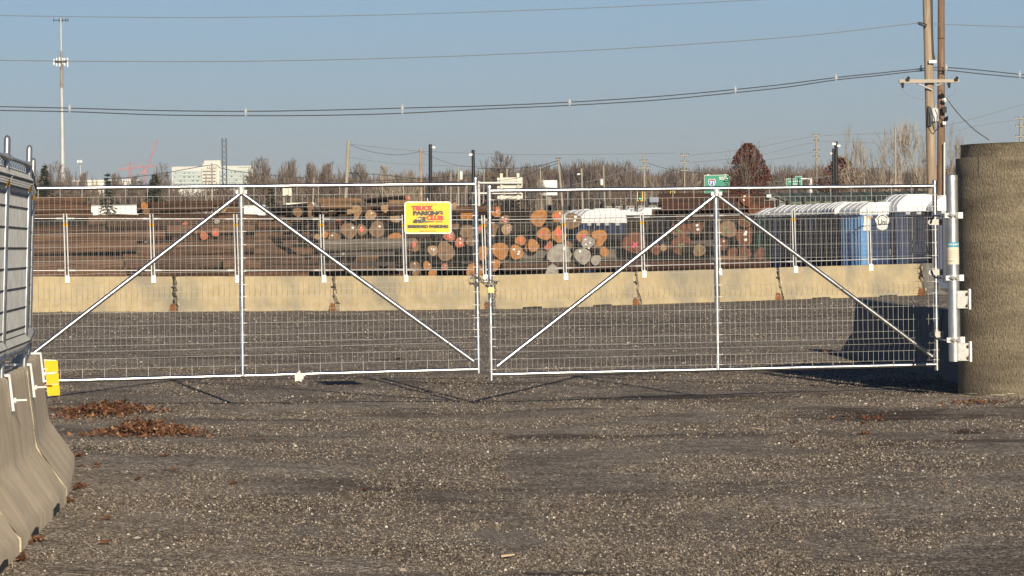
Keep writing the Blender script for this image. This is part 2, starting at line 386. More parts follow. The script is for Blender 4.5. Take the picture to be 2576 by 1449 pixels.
# ------------------------------------------------------------------ text helper
def text_mb(txt, fn, x0, y0, x1, y1, bold=.02, th=.001):
    c = bpy.data.curves.new('t', 'FONT'); c.body = txt; c.size = 1; c.offset = bold; c.resolution_u = 3
    o = bpy.data.objects.new('t', c); col.objects.link(o)
    dg = bpy.context.evaluated_depsgraph_get(); me = bpy.data.meshes.new_from_object(o.evaluated_get(dg))
    vs = [v.co.copy() for v in me.vertices]; fs = [tuple(p.vertices) for p in me.polygons]
    bpy.data.objects.remove(o); bpy.data.curves.remove(c)
    ax, bx = min(v.x for v in vs), max(v.x for v in vs); ay, by = min(v.y for v in vs), max(v.y for v in vs)
    b = MB(); b.add([fn(lerp(x0,x1,(v.x-ax)/(bx-ax)), lerp(y1,y0,(v.y-ay)/(by-ay))) for v in vs], fs)
    bpy.data.meshes.remove(me); return b
def rrect(x0, y0, x1, y1, r, n=6):
    o = []
    for cx, cy, a in ((x1-r,y0+r,-90),(x1-r,y1-r,0),(x0+r,y1-r,90),(x0+r,y0+r,180)):
        for k in range(n+1):
            t = R(a+90*k/n); o.append((cx+r*math.cos(t), cy+r*math.sin(t)))
    return o
def parking_sign():
    D = 36.98
    c = P(1076.5, 547.5, D); W, H = .513, .352; k = W/1428
    X = Vector((math.cos(.16), math.sin(.16), 0)); X = (X + Vector((0,0,.0))).normalized(); Z = Vector((0,0,1)); N_ = X.cross(Z)
    Xr = (X*math.cos(.012) + Z*math.sin(-.012)); Zr = (Z*math.cos(.012) + X*math.sin(.012))
    def fn(d):
        return lambda x, y, t=0: c + Xr*((x-836)*k) - Zr*((y-767)*k) + N_*(d+t)
    root = thing('parking_sign', 'yellow reserved parking sign with red and black lettering hung on the mesh gate', 'sign', c-Zr*H/2)
    b = MB(); b.prism(rrect(122,280,1550,1255,95), fn(.0), -.002, .002); b.build('sign_plate', mat('sign_white', (.82,.82,.72), None, rough=.35), root)
    b = MB(); b.prism(rrect(160,318,1512,1217,70), fn(.0), .0022, .0032); b.build('yellow_face', mat('sign_yellow', (.86,.52,.0), None, rough=.35), root)
    red = mat('sign_red', (.62,.012,.012), None, rough=.4); blk = mat('sign_black', (.015,.012,.01), None, rough=.4)
    for i, (t, bx, m, bo) in enumerate([("SCAN OR CALL TO PAY",(560,345,1000,380),blk,.015),("TRUCK",(335,408,1000,552),red,.075),("PARKING",(380,564,1290,703),blk,.08),("CLUB",(780,703,1300,845),red,.075),(".com",(1035,862,1285,915),blk,.03),("RESERVED PARKING",(218,987,1448,1085),blk,.07),("(888) 899-PARK",(580,1158,1088,1203),blk,.02)]):
        b = text_mb(t, fn(.0036+.0004*(i%2)), *bx, bold=bo)
        if bo > .06:                       # heavy slab strokes
            for dx in (-7, 7):
                e = text_mb(t, fn(.0034-.00003*dx+.0004*(i%2)), bx[0]+dx, bx[1]-2, bx[2]+dx, bx[3]+2, bold=bo); b.add(e.v, e.f)
        b.build('lettering', m, root)
    b = MB(); g = fn(.0034)
    def poly(p, d=0.0): b.add([g(x,y,d) for x,y in p], [tuple(range(len(p)))])
    poly([(1015,356),(1080,356),(1080,346),(1106,362),(1080,378),(1080,368),(1015,368)])
    poly([(372,925),(385,850),(455,815),(480,775),(535,760),(560,735),(640,735),(640,700),(652,700),(652,735),(765,735),(765,865),(1020,868),(1020,905),(810,915),(560,935),(420,940)])
    for cx in (525,718,775):
        poly([(cx+32*math.cos(i*.524), 905+34*math.sin(i*.524)) for i in range(12)], .0002)
    b.build('truck_picture', blk, root)
    b = MB()
    for cx in (525,718,775):
        b.add([g(cx+13*math.cos(i*.524), 905+14*math.sin(i*.524), .0005) for i in range(12)], [tuple(range(12))])
    for pp in ([(490,790),(545,775),(550,825),(480,825)],[(565,775),(605,770),(605,830),(570,835)],[(628,740),(634,740),(634,880),(628,880)],[(656,740),(662,740),(662,880),(656,880)],[(810,884),(1010,884),(1010,888),(810,888)]):
        b.add([g(x,y,.0005) for x,y in pp], [tuple(range(4))])
    b.build('truck_detail', mat('sign_pale', (.80,.66,.25), None, rough=.4), root)
    h = MB(); p0 = g(822, 345)
    h.path([p0 + Zr*.0 + N_*.006, p0 + Zr*.02 + N_*.014, p0+Zr*.045+N_*.010, p0+Zr*.058-N_*.003, p0+Zr*.045-N_*.014, p0+Zr*.01-N_*.012], .005, 6)
    h.build('carabiner', WPAINT, root, True)
parking_sign()
def paper():
    b = MB(); c = P(755, 943, 36.85)
    pts = [(-.055,.01),(-.01,.035),(.0,.055),(.005,.02),(.055,.02),(.06,-.01),(.02,-.015),(.018,-.075),(-.02,-.06),(-.055,-.07)]
    b.prism(pts, lambda u, v, t: c+Vector((u, t-.03+.25*u*u, v)), 0, .0015)
    b.prism([(-.02,-.01),(.04,-.005),(.035,-.05),(-.01,-.04)], lambda u, v, t: c+Vector((u, t-.04+u*.4, v)), 0, .0015)
    o = b.build('paper_scrap', mat('torn_paper', (.76,.68,.58), (.85,.78,.68), 30, .9), loc=c)
    tag(o, 'torn whitish paper scrap caught on the bottom rail of the left gate leaf', 'paper')
paper()
# ------------------------------------------------------------------ chain and padlock
def chain_path(b, pts, pitch=.032, r=.0042):
    pts = [Vector(p) for p in pts]; segs = []
    L = 0; cum = [0]
    for a, c in zip(pts, pts[1:]): L += (c-a).length; cum.append(L)
    k = 0; s = 0
    while s < L:
        i = max(j for j in range(len(cum)) if cum[j] <= s+1e-9); i = min(i, len(pts)-2)
        t = (s-cum[i])/(cum[i+1]-cum[i]); p = pts[i].lerp(pts[i+1], t); d = (pts[i+1]-pts[i]).normalized()
        q = d.cross(Vector((.3,1,.2))).normalized(); 
        if k % 2: q = d.cross(q)
        a, w_ = pitch*.72, .013
        b.path([p+d*(a*math.cos(x))+q*(w_*math.sin(x)) for x in [j*math.pi/5 for j in range(11)]], r, 5, False)
        s += pitch; k += 1
def chain():
    root = thing('chain', 'loops of steel chain tying the two gate leaves together', 'chain', P(1216,715,37.1))
    b = MB()
    A = lambda x, y, d=37.12: P(x, y, d)
    chain_path(b, [A(1187,690),A(1200,700,37.08),A(1212,710,37.1),A(1226,716),A(1240,712,37.15),A(1252,708)])
    chain_path(b, [A(1183,713,37.2),A(1200,714,37.1),A(1214,706,37.1),A(1230,703,37.12),A(1246,712,37.15)])
    chain_path(b, [A(1184,694,37.05),A(1186,700,37.05),A(1192,697,37.03),A(1198,690,37.05),A(1210,702,37.04)])
    b.build('chain_loop', mat('chain_steel', (.16,.15,.14), (.38,.36,.33), 60, .5, .7), root, True)
    b = MB(); chain_path(b, [A(1244,714,37.12),A(1246,735,37.12),A(1243,757,37.12),A(1245,778,37.12)])
    b.build('chain_tail', mat('chain_steel_dull', (.14,.13,.12), (.30,.28,.25), 60, .6, .6), root, True)
    c = P(1235.5, 729, 37.05); r2 = thing('padlock', 'brass padlock hanging on the gate chain', 'padlock', c)
    b = MB(); b.prism(rrect(-.033,-.033,.033,.028,.008), lambda u, v, t: c+Vector((u, t, v)), -.014, .014); b.build('lock_body', mat('brass', (.55,.43,.16), (.68,.55,.25), 30, .35, .6), r2)
    b = MB(); b.path([c+Vector((-.02,0,.02)), c+Vector((-.02,0,.055)), c+Vector((-.01,0,.07)), c+Vector((.01,0,.07)), c+Vector((.02,0,.055)), c+Vector((.02,0,.02))], .005, 6); b.build('shackle', ZINC, r2, True)
chain()
# ------------------------------------------------------------------ concrete pipe and hinge post
CR = 1.1; CD = 37.55
zb = gz(5.6, 36.5) - .02
cxp = XA(2410, CD, 1.0) + CR
def concrete_pipe():
    b = MB(); H = 2.75
    prof = [(.0,0),(CR,0)] ; k = 14
    prof = [(CR+.004,-.1),(CR+.004,.0),(CR+.002,.155)] + [(CR, .165+(H-.155-.165)*i/k) for i in range(k+1)] + [(CR-.004,H-.150),(CR-.055,H-.143),(CR-.058,H-.012),(CR-.05,H),(CR-.15,H),(CR-.155,H-.01),(CR-.155,-.1)]
    b.lathe(prof, (cxp, CD, zb), 96)
    o = b.build('concrete_pipe', CYL, None, True, loc=(cxp, CD, zb))
    tag(o, 'big upright precast concrete pipe standing at the right end of the gate', 'concrete pipe')
    def surf(px, py, d=.003):
        # point on the near surface of the pipe seen at this pixel
        p = P(px, py, CD-CR*.9); dx = p.x-cxp; dx = max(-CR*.98, min(CR*.98, dx))
        y = CD-math.sqrt(CR*CR-dx*dx); p = P(px, py, y); a = math.atan2(y-CD, p.x-cxp)
        return Vector((cxp+(CR+.004+d)*math.cos(a), CD+(CR+.004+d)*math.sin(a), p.z))
    b = MB(); rnd = random.Random(3)
    for (px, py, w_, h_) in [(2458,989,26,3),(2515,993,34,3),(2545,990,16,2.5),(2490,996,14,2),(2460,877,6,5),(2441,740,3,2),(2380+140,385,4,2),(2560,800,3,2)]:
        n = 7; pts = []
        for i in range(n): pts.append((px-w_/2+w_*i/(n-1), py-h_/2*(.4+rnd.random()*.6)))
        for i in range(n-1,-1,-1): pts.append((px-w_/2+w_*i/(n-1), py+h_/2*(.4+rnd.random()*.6)))
        b.add([surf(x, y) for x, y in pts], [tuple(range(len(pts)))])
    b.build('chipped_spot', CHIPW, o)
    b = MB(); z_ = [372,384,396,409,421,434,446]
    for y0, y1 in zip(z_, z_[1:]): b.add([surf(2471+.4*math.sin(y0), y0, .001), surf(2472.3+.4*math.sin(y0), y0, .001), surf(2472.3+.4*math.sin(y1), y1, .001), surf(2471+.4*math.sin(y1), y1, .001)], [(0,1,2,3)])
    b.build('mould_seam', BAR_DARK, o)
concrete_pipe()
def hinge_post():
    D = 36.95; T = P(2394, 443, D); B = P(2402, 909, D)
    root = thing('hinge_post', 'thick galvanised gate post with a cap and a paper sticker bolted to the concrete pipe', 'gate post', B)
    b = MB(); b.path([B, T], .064, 24); b.build('post_tube', PIPE, root, True)
    b = MB(); b.path([T-Vector((0,0,.055)), T-Vector((0,0,.0)), T+Vector((0,0,.012)), T+Vector((0,0,.02))], [.0665,.0665,.06,.03], 24); b.build('post_cap', PIPE, root, True)
    ax = lambda t: B.lerp(T, t)
    def at_y(py): return ax((909-py)/(909-443))
    # sticker wrapped on the front of the tube
    def wrap(b, z0, z1, a0, a1, r):
        n = 10
        for i in range(n):
            q = []
            for z, a in ((z0,lerp(a0,a1,i/n)),(z0,lerp(a0,a1,(i+1)/n)),(z1,lerp(a0,a1,(i+1)/n)),(z1,lerp(a0,a1,i/n))):
                c = at_y(z); q.append(c+Vector((r*math.cos(R(a)), r*math.sin(R(a)), 0)))
            b.quad(*q)
    b = MB(); wrap(b, 665, 622, -170, -15, .0655); st = b.build('sticker', mat('sticker_paper', (.66,.58,.44), (.74,.69,.58), 30, .8), root, True)
    b = MB(); wrap(b, 622, 609, -172, -12, .0656); b.build('sticker_header', mat('sticker_teal', (.03,.25,.36), (.10,.36,.45), 30, .7), st, True)
    b = MB()
    for y in (630,634,638,643,647): wrap(b, y+.9, y, -150, -45+random.uniform(-25,10), .0657)
    wrap(b, 658, 655, -150, -95, .0657)
    b.build('sticker_print', mat('faded_print', (.42,.34,.26), None, rough=.8), st)
    b = MB()
    for i in range(9):
        a = -155+i*15; wrap(b, 617, 612.5, a, a+8, .0659)
    b.build('header_print', WPAINT, st)
    for py in (542, 699, 855):                 # clamp bands with hook bolts to the gate hinges
        c = at_y(py)
        b = MB(); b.path([c-Vector((0,0,.033)), c+Vector((0,0,.033))], .070, 24)
        b.box(c+Vector((.085,-.02,0)), .05, .014, .066); b.box(c+Vector((-.07,-.045,0)), .04, .05, .05)
        cl = b.build('clamp', ZINC, root, True)
        b = MB()
        for dx in (-.01, .028): b.tube(c+Vector((dx,-.065,0)), c+Vector((dx,-.1,0)), .019, None, 6)
        b.tube(c+Vector((.05,-.09,.0)), c+Vector((-.06,-.08,.0)), .010, None, 8)
        b.build('clamp_bolt', BOLT, cl)
        gx = c.x-.15
        b = MB(); dn = -.075 if py < 600 else .075
        b.path([c+Vector((-.06,-.06,0)), c+Vector((-.12,-.03,.0)), Vector((gx+.01,(c.y+37.9)/2,c.z+.004)), Vector((gx,(c.y+37.9)/2+.1,c.z+dn*.35)), Vector((gx-.005,(c.y+37.9)/2+.2,c.z+dn))], .0115, 10)
        b.build('hook_bolt', BOLT, cl, True)
    for y0, y1 in ((731,776),(863,907)):       # angle plates anchored into the pipe
        a = at_y((y0+y1)/2); h = .19; e = Vector((a.x+.30, a.y+.02, a.z))
        b = MB(); b.box(Vector((a.x+.095, a.y-.075, a.z)), .13, .010, h); b.box(Vector((a.x+.035, a.y-.066, a.z)), .03, .014, h*.96)
        pl = b.build('angle_plate', PLATE, root)
        b = MB(); b.box(Vector((a.x+.160, a.y-.07, a.z+.004)), .022, .09, h+.03); b.build('anchor_plate', ZINC, pl)
        for s_ in (-1,1):
            b = MB(); q = Vector((a.x+.135, a.y-.08, a.z+s_*.062)); b.tube(q, q+Vector((0,-.03,0)), .017, None, 6); b.tube(q+Vector((0,-.03,0)), q+Vector((0,-.05,0)), .009, None, 8)
            b.build('anchor_bolt', RUSTB, pl)
        b = MB(); b.prism([(0,-.0),(.02,.0),(.022,-.06),(.004,-.085),(-.004,-.04)], lambda u, v, t: Vector((a.x+.142+u, a.y-.0815+t, a.z-.008+v)), 0, .001)
        b.build('rust_stain', mat('orange_rust', (.55,.12,.02), (.35,.10,.03), 40, .8), pl)
BOLT = mat('bolt_steel', (.13,.125,.12), (.28,.27,.26), 50, .5, .5)
PLATE = mat('whitish_plate', (.42,.41,.39), (.60,.59,.56), 22, .6, .1)
RUSTB = mat('rusty_bolt', (.12,.055,.03), (.26,.15,.09), 60, .8)
hinge_post()
def gate_hinges():
    for py in (559, 685, 841):
        t = (py-468)/(917-468); c = f2(1.0, t) + n2*.03
        b = MB(); pr = [(-.062+.03*math.cos(R(a)), .03*math.sin(R(a))) for a in range(90, 271, 20)] + [(.072,-.034),(.072,.034)]
        X = Vector((n2.y*-1, n2.x, 0)); X = X if X.x > 0 else -X
        b.prism(pr, lambda u, v, s: c + X*u + Vector((0,0,v)) + n2*s, -.004, .004)
        b.path([c-Vector((0,0,.032))-n2*.03, c+Vector((0,0,.032))-n2*.03], .0335, 14)
        h = b.build('hinge', PLATE, leaf2, True)
        for dx in (-.058, .045):
            b = MB(); b.tube(c+X*dx+n2*.004, c+X*dx+n2*.018, .015, None, 6); b.build('hinge_bolt', BOLT, h)
gate_hinges()
# ------------------------------------------------------------------ jersey barriers
PROF = [(-.305,0),(-.305,.075),(-.13,.33),(-.078,.80),(-.068,.81),(.068,.81),(.078,.80),(.13,.33),(.305,.075),(.305,0)]
def barrier(A, B, m, label, group, seed, chip=True, slots=True, hs=1.0):
    """A, B: ground points of the two ends (centre line)."""
    A = Vector(A); B = Vector(B); d = (B-A); L = d.length; d.normalize(); n = Vector((d.y, -d.x, 0)).normalized()
    rnd = random.Random(seed); root = thing('jersey_barrier', label, 'concrete barrier', (A+B)/2, group)
    K = 34; vs = []; fs = []
    PR = []
    for (u0, v0), (u1, v1) in zip(PROF, PROF[1:]):
        m_ = max(1, int(math.hypot(u1-u0, v1-v0)/.05)) if chip else 1
        PR += [(lerp(u0,u1,q/m_), lerp(v0,v1,q/m_)) for q in range(m_)]
    PR.append(PROF[-1]); np_ = len(PR)
    for i in range(K+1):
        t = i/K; c = A.lerp(B, t); e = min(i, K-i)
        for j, (u, v) in enumerate(PR):
            uu, vv = u, v*hs
            nz = noise.noise(Vector((t*L*3, u*9, v*7+seed)))
            if v == 0: vv = -.06
            elif slots and v < .08 and ((.20 < t < .30) or (.70 < t < .80)): pass
            uu += .004*nz; vv += .004*nz
            sh = 0
            if e == 0 and chip:
                k = max(0, noise.noise(Vector((u*14, v*11, seed+i)))*1.4+.1); sh = .07*k*(1 if i == 0 else -1)+.004*rnd.random()
                if v > .78: vv -= .02*k
            vs.append(c + n*uu + Vector((0,0,vv)) + d*sh)
    for i in range(K):
        for j in range(np_-1): fs.append((i*np_+j, (i+1)*np_+j, (i+1)*np_+j+1, i*np_+j+1))
    b = MB(); b.add(vs, fs); b.build('barrier_body', m, root, True)
    for k, sg in ((0,-1),(K,1)):
        b = MB(); b.add([vs[k*np_+j]+d*.002*sg for j in range(np_)], [tuple(range(np_)) if sg < 0 else tuple(range(np_))[::-1]])
        b.build('end_face', BAR_CHIP if chip else m, root)
    if slots:                     # forklift slots at the foot, dark openings let into the toe
        for t in (.26,.74):
            c = A.lerp(B, t)
            for s_ in (-1,1):
                q = c+n*s_*.306; b = MB(); hh = slots if isinstance(slots, float) else 1
                b.prism([(-.28,-.05),(.28,-.05),(.26,.035*hh+.01*rnd.random()),(.1,.05*hh),(-.12,.042*hh),(-.25,.04*hh)], lambda u, v, w_: q+d*u+Vector((0,0,v))+n*s_*w_, -.002, .003)
                b.build('lifting_slot', BLACK, root)
    return root, A, B, d, n
# far row
JX = [-370,38,438,838,1225,1598,1955,2313,2680]
DS = [78.0,78.6,79.3,80.4,82.4,84.2,86.0,87.6,89.4]
names = ['tan far barrier mostly hidden by the near left fence','tan far barrier under the first two fence posts from the left','tan far barrier seen behind the centre post of the left gate leaf','tan far barrier below the yellow parking sign','tan far barrier just right of the gap between the gate leaves','tan far barrier behind the right leaf centre post','pale far barrier with a rust streak, in front of the toilets','dark grey barrier between gate and hinge post']
TOPS = [698,697,696,695,690,685,675,660,650]; BASES = [781,780,779,780,778,767,755,740,731]
far_b = []
PINL = ['pin in the barrier joint hidden by the near left fence','pin with rusty shim in the barrier joint left of the left centre post','pin with rusty shim in the joint between centre post and yellow sign','pin with rusty shim in the joint seen in the gate gap','pin in the barrier joint under the small toilets','pin in the joint behind the right gate leaf brace','pin in the joint beside the dark grey barrier']
for i, nm in enumerate(names):
    a = G(JX[i], DS[i]); c = G(JX[i+1], DS[i+1])
    dd = (c-a).normalized(); g = .03
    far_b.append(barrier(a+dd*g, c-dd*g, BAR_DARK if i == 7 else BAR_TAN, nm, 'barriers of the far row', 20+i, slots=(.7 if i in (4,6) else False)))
    p = c + Vector((0,-.02,0))
    if i < 7:   # rusty connecting loop and pin in the joint
        t = thing('connector_pin', PINL[i], 'connector pin', p, 'pins between the far barriers')
        b = MB(); b.tube(p+Vector((0,-.05,.1)), p+Vector((0,-.05,.76)), .028, None, 6); b.build('pin', BLACK, t)
        b = MB(); b.path([p+Vector((-.06,-.03,.56)), p+Vector((-.02,-.12,.56)), p+Vector((.04,-.12,.54)), p+Vector((.07,-.03,.54))], .02, 6); b.build('loop', BLACK, t)
        b = MB(); b.prism([(-.09,0),(.11,0),(.05,.17),(-.03,.19),(-.06,.12)], lambda u, v, s: p+Vector((u, s-.34, v)), -.02, .02); b.build('foot_shim', RUST, t)
# fence panels on the barriers
FROWS = [(.06,0),(.105,1),(.15,0),(.27,0),(.39,0),(.51,0),(.63,0),(.75,0),(.87,0),(.99,0),(1.035,0),(1.08,1),(1.12,0)]
def fence_panel(A, B, top, lean, label, group, steel, tube, side, rad=.012, wr=.0026, sp=.046, rail=1.2, hooks=False, tops=.09):
    """A, B: points on the barrier top under the two uprights; top: upright height; lean: world offset of the top; side: fold direction."""
    A = Vector(A); B = Vector(B); d = (B-A).normalized(); L = (B-A).length
    root = thing('wire_fence', label, 'fence', (A+B)/2, group)
    def f(u, h): return A.lerp(B, u) + Vector((0,0,h)) + lean*(h/top)
    for u, e in ((0,.036 if tube is FSTEEL else .018),(1,-.036 if tube is FSTEEL else -.018)):
        b = MB(); p, q = f(u, -.02)+d*e, f(u, top)+d*e
        b.path([p, q, q+(q-p).normalized()*.014, q+(q-p).normalized()*.022], [rad*1.5, rad*1.5, rad*1.1, rad*.4] if tube is not FSTEEL else [rad*1.5]*4, 10)
        po = b.build('post', tube, root, True)
        b = MB(); c = f(u, top-.23)+d*e; b.path([c-Vector((0,0,.035)), c+Vector((0,0,.035))], rad*1.75, 8); b.build('yellow_clip', YEL, po, True)
    for h in (top-tops, top-tops-rail):
        b = MB(); b.path([f(.0,h)+d*.03, f(1,h)-d*.03], rad, 10); rl = b.build('rail', tube, root, True)
        for u, s_ in ((0,1),(1,-1)):
            b = MB(); c = f(u, h)+d*.03*s_
            b.path([c, c+d*.05*s_, c+d*.16*s_, c+d*.22*s_], [rad*.9,rad*1.9,rad*1.8,rad*.9], 8)
            b.build('flattened_end', steel, rl, True)
    b = MB(); n = int((L-.08)/sp); t0 = top-tops
    for i in range(n+1):
        u = (.04+(L-.08)*i/n)/L
        b.path([f(u, t0-dr)+side*(.035 if k else 0) for dr, k in FROWS], wr, 4, False)
        if i % 4 == 1:
            b.path([f(u,t0+rad)-side*.006, f(u,t0)+side*.012, f(u,t0-.03)-side*.012, f(u,t0-.06)], wr*1.4, 4, False)
            b.path([f(u,t0-rail-rad), f(u,t0-rail)+side*.012, f(u,t0-rail+.05)-side*.012, f(u,t0-1.12)], wr*1.4, 4, False)
    if tube is not FSTEEL: b.build('mesh', NWIRE, root); b = MB()
    for dr, k in FROWS: b.path([f(.02,t0-dr)+side*(.035 if k else 0), f(.98,t0-dr)+side*(.035 if k else 0)], wr*(1.1 if tube is FSTEEL else 1.9), 4, False)
    b.build('mesh' if tube is FSTEEL else 'cross_wires', FWIRE if tube is FSTEEL else DWIRE, root)
    return root
PX = [-45,167,384,595,812,1018,1218,1420,1617,1807,1998,2187,2378,2560]
def far_at(px):
    for i in range(len(JX)-1):
        if JX[i] <= px <= JX[i+1]:
            D = lerp(DS[i], DS[i+1], (px-JX[i])/(JX[i+1]-JX[i])); break
    z = G(px, D).z + .81
    return Vector((XA(px, D, z), D, z))
BRL = ['','white bracket under the leftmost far fence post','white bracket under the far fence post left of the left centre post','white bracket hidden behind the centre post of the left gate leaf','white bracket under the far post between centre post and sign','white bracket under the far post below the yellow sign','white bracket showing in the gap between the gate leaves','white bracket below the orange log ends','white bracket just right of the small toilets','white bracket touching the centre post of the right gate leaf','white bracket at the barrier joint right of the red-brown logs','white bracket below the light blue toilet','white bracket at the hinge post']
pl_names = ['at the far left, beside the near fence','first full one from the left','second from the left','just right of the left leaf centre post','just left of the yellow sign','partly behind the yellow sign','between the sign and the gate gap','right of the gate gap in front of orange log ends','in front of the small toilets','left of the right gate leaf centre post','right of the right leaf centre post, in front of red-brown logs','in front of the light blue toilet','at the far right behind the hinge post']
for i in range(len(PX)-1):
    a, c = far_at(PX[i]+1.5), far_at(PX[i+1]+1.5)
    fence_panel(a, c, 1.43, Vector((-.02,0,0)), 'far fence panel '+pl_names[i], 'fence panels on the far barriers', FSTEEL, FSTEEL, Vector((0,-1,0)), wr=.0019, sp=.045)
    if i:
        b = MB(); q = a + Vector((.02,-.085,0))
        b.prism([(-.05,-.15),(.055,-.15),(.05,.02),(-.05,.02)], lambda u, v, s: q+Vector((u, s-.02+v*.1, v)), -.004, .004)
        b.box(q+Vector((0,.06,.018)), .1, .16, .008)
        o = b.build('hook_bracket', WPAINT, loc=q); tag(o, BRL[i], 'bracket', 'white brackets on the far barriers')
# near left row
SGN = Vector((1,0,0))
def near_pt(px_toe, py_toe, s):         # centre line point from the visible top edge of the toe
    p = P(px_toe, py_toe, F/s); return Vector((p.x-.305, p.y, p.z-.075))
NB = [near_pt(51,1357,502), near_pt(167,1229,415), near_pt(187,1147,355)]
Aend = NB[0] + Vector((.20,-3.66,.0))
nb1 = barrier(Aend, NB[0]-Vector((-.002,.04,0)), BAR_GREY, 'nearest concrete barrier cut off by the left edge of the picture', 'barriers of the left row', 51, slots=True)
nb2 = barrier(NB[0], NB[1]-Vector((-.002,.04,0)), BAR_GREY, 'middle barrier of the left row with a dark slot in its toe', 'barriers of the left row', 52)
nb3 = barrier(NB[1], NB[2], BAR_GREY, 'concrete barrier at the far end of the left row carrying the yellow reflector', 'barriers of the left row', 53, slots=False)
def on_near(D):
    a, b_ = (NB[0], NB[1]) if D < NB[1].y else (NB[1], NB[2])
    t = (D-a.y)/(b_.y-a.y); p = a.lerp(b_, t); return Vector((p.x, D, p.z+.81))
lean = Vector((.055,0,0))
q0, q1, q2, q3 = on_near(17.5), on_near(19.2), on_near(21.0), on_near(23.6)
def post_at(px, D):                    # foot of an upright at this pixel column
    z = on_near(D).z; return Vector((XA(px, D, z), D, z))
pp = [post_at(-62,17.45), post_at(4,19.2), post_at(61,21.0), post_at(72,23.6)]
NLAB = ['near left fence panel running out of the left edge of the picture','near fence panel on the left barriers seen almost edge on','last near fence panel, half hidden behind the one before it']
for i in range(3):
    fence_panel(pp[i], pp[i+1], 1.34, lean, NLAB[i], 'fence panels on the left barriers', FSTEEL, DARKTUBE, Vector((1,0,0)), rad=.012, wr=.0027, sp=.045, rail=1.13, tops=.1)
for D, wd, lab in ((19.2,.2,'nearest white hook bracket over the left barriers'),(21.0,.2,'middle white hook bracket at the second fence post'),(23.6,.2,'farthest white hook bracket, beside the yellow reflector')):
    c = on_near(D); root = thing('hook_bracket', lab, 'bracket', c, 'white hook brackets over the left barriers')
    b = MB(); r = .009
    b.path([c+Vector((-.10,0,-.15)), c+Vector((-.10,0,.012)), c+Vector((.092,0,.012)), c+Vector((.112,0,-.19))], r, 8)
    b.box(c+Vector((.0,0,.012)), .19, .03, .012); b.build('strap', WPAINT, root)
    b = MB(); b.tube(c+Vector((.105,0,-.13)), c+Vector((.19,0,-.128)), .006, None, 8); b.tube(c+Vector((.118,0,-.13)), c+Vector((.130,0,-.13)), .016, None, 8); b.build('bolt', WPAINT, root)
def reflector():
    D = 23.9; a = P(113, 950, D); root = thing('reflector', 'yellow three-panel reflector standing out from the end of the left barriers', 'reflector', a)
    b = MB(); k = D/F
    b.prism([(-2,-46),(29,-44),(36,45),(6,47)], lambda u, v, s: a+Vector((u*k, s, -v*k)), .003, .008); b.build('backing_plate', WPAINT, root)
    for i in range(3):
        y0 = -44+i*30; 
        b = MB(); b.prism([(0+y0*.08,y0+.6),(32+y0*.05,y0+1.6),(33.5+y0*.05,y0+29),(2.2+y0*.08,y0+29.4)], lambda u, v, s: a+Vector(((u+3)*k, s, -v*k)), -.004, .0025)
        b.build('yellow_panel', YREF, root)
    b = MB(); b.tube(a+Vector((-.05,.01,.06)), a+Vector((.02,0,.06)), .006, None, 6); b.tube(a+Vector((-.05,.01,-.06)), a+Vector((.02,0,-.06)), .006, None, 6); b.build('mounting_pin', WPAINT, root)
reflector()
# shaded barriers behind the pipe
sb = [Vector((5.62,38.75,gz(5.6,38.7)-.02)), Vector((5.42,42.4,gz(5.4,42.4)-.0)), Vector((5.24,46.05,gz(5.2,46)+.0)), Vector((5.08,49.7,gz(5.1,49.7)+.0))]
SLAB = ['grey barrier right behind the concrete pipe, in its shadow','grey shaded barrier in the middle of the row behind the pipe','last shaded barrier of the row behind the pipe, seen through the gate corner']
for i in range(3):
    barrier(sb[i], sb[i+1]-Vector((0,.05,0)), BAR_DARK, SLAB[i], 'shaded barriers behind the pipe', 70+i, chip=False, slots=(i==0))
# ------------------------------------------------------------------ logs
LD = 96.0
def zc(o, k):
    return lambda x, y, r=0: ((o[0]+x/k)/1.49068, (o[1]+y/k)/1.49068, r/k/1.49068)
Z2, Z3, Z4, Z5, Z6, Z7 = zc((120,680),2.898), zc((600,680),2.898), zc((1060,700),4.025), zc((1520,700),4.025), zc((2380,660),3.623), zc((2860,660),3.623)
Z3b = zc((1750,500), 2.683)
def endmat(name, c1, c2, c3):
    m = bpy.data.materials.new(name); m.use_nodes = True; t = m.node_tree; N = t.nodes; L = t.links
    b = N['Principled BSDF']; b.inputs['Roughness'].default_value = .9
    tc = N.new('ShaderNodeTexCoord'); mp = N.new('ShaderNodeMapping'); L.new(tc.outputs['Object'], mp.inputs[0]); mp.inputs['Scale'].default_value = (1,0,1)
    wv = N.new('ShaderNodeTexWave'); wv.wave_type = 'RINGS'; wv.rings_direction = 'SPHERICAL'; wv.inputs['Scale'].default_value = 3.0; wv.inputs['Distortion'].default_value = 2.5; wv.inputs['Detail'].default_value = 3
    L.new(mp.outputs[0], wv.inputs[0])
    n = N.new('ShaderNodeTexNoise'); n.inputs['Scale'].default_value = 2.2; n.inputs['Detail'].default_value = 6; L.new(tc.outputs['Object'], n.inputs[0])
    x = N.new('ShaderNodeMix'); x.data_type = 'RGBA'; L.new(wv.outputs[1], x.inputs[0]); x.inputs[6].default_value = (*c1,1); x.inputs[7].default_value = (*c2,1)
    mr = N.new('ShaderNodeMapRange'); mr.inputs['From Min'].default_value = .45; mr.inputs['From Max'].default_value = .68; L.new(n.outputs[0], mr.inputs[0])
    y = N.new('ShaderNodeMix'); y.data_type = 'RGBA'; L.new(mr.outputs[0], y.inputs[0]); L.new(x.outputs[2], y.inputs[6]); y.inputs[7].default_value = (*c3,1)
    L.new(y.outputs[2], b.inputs['Base Color']); return m
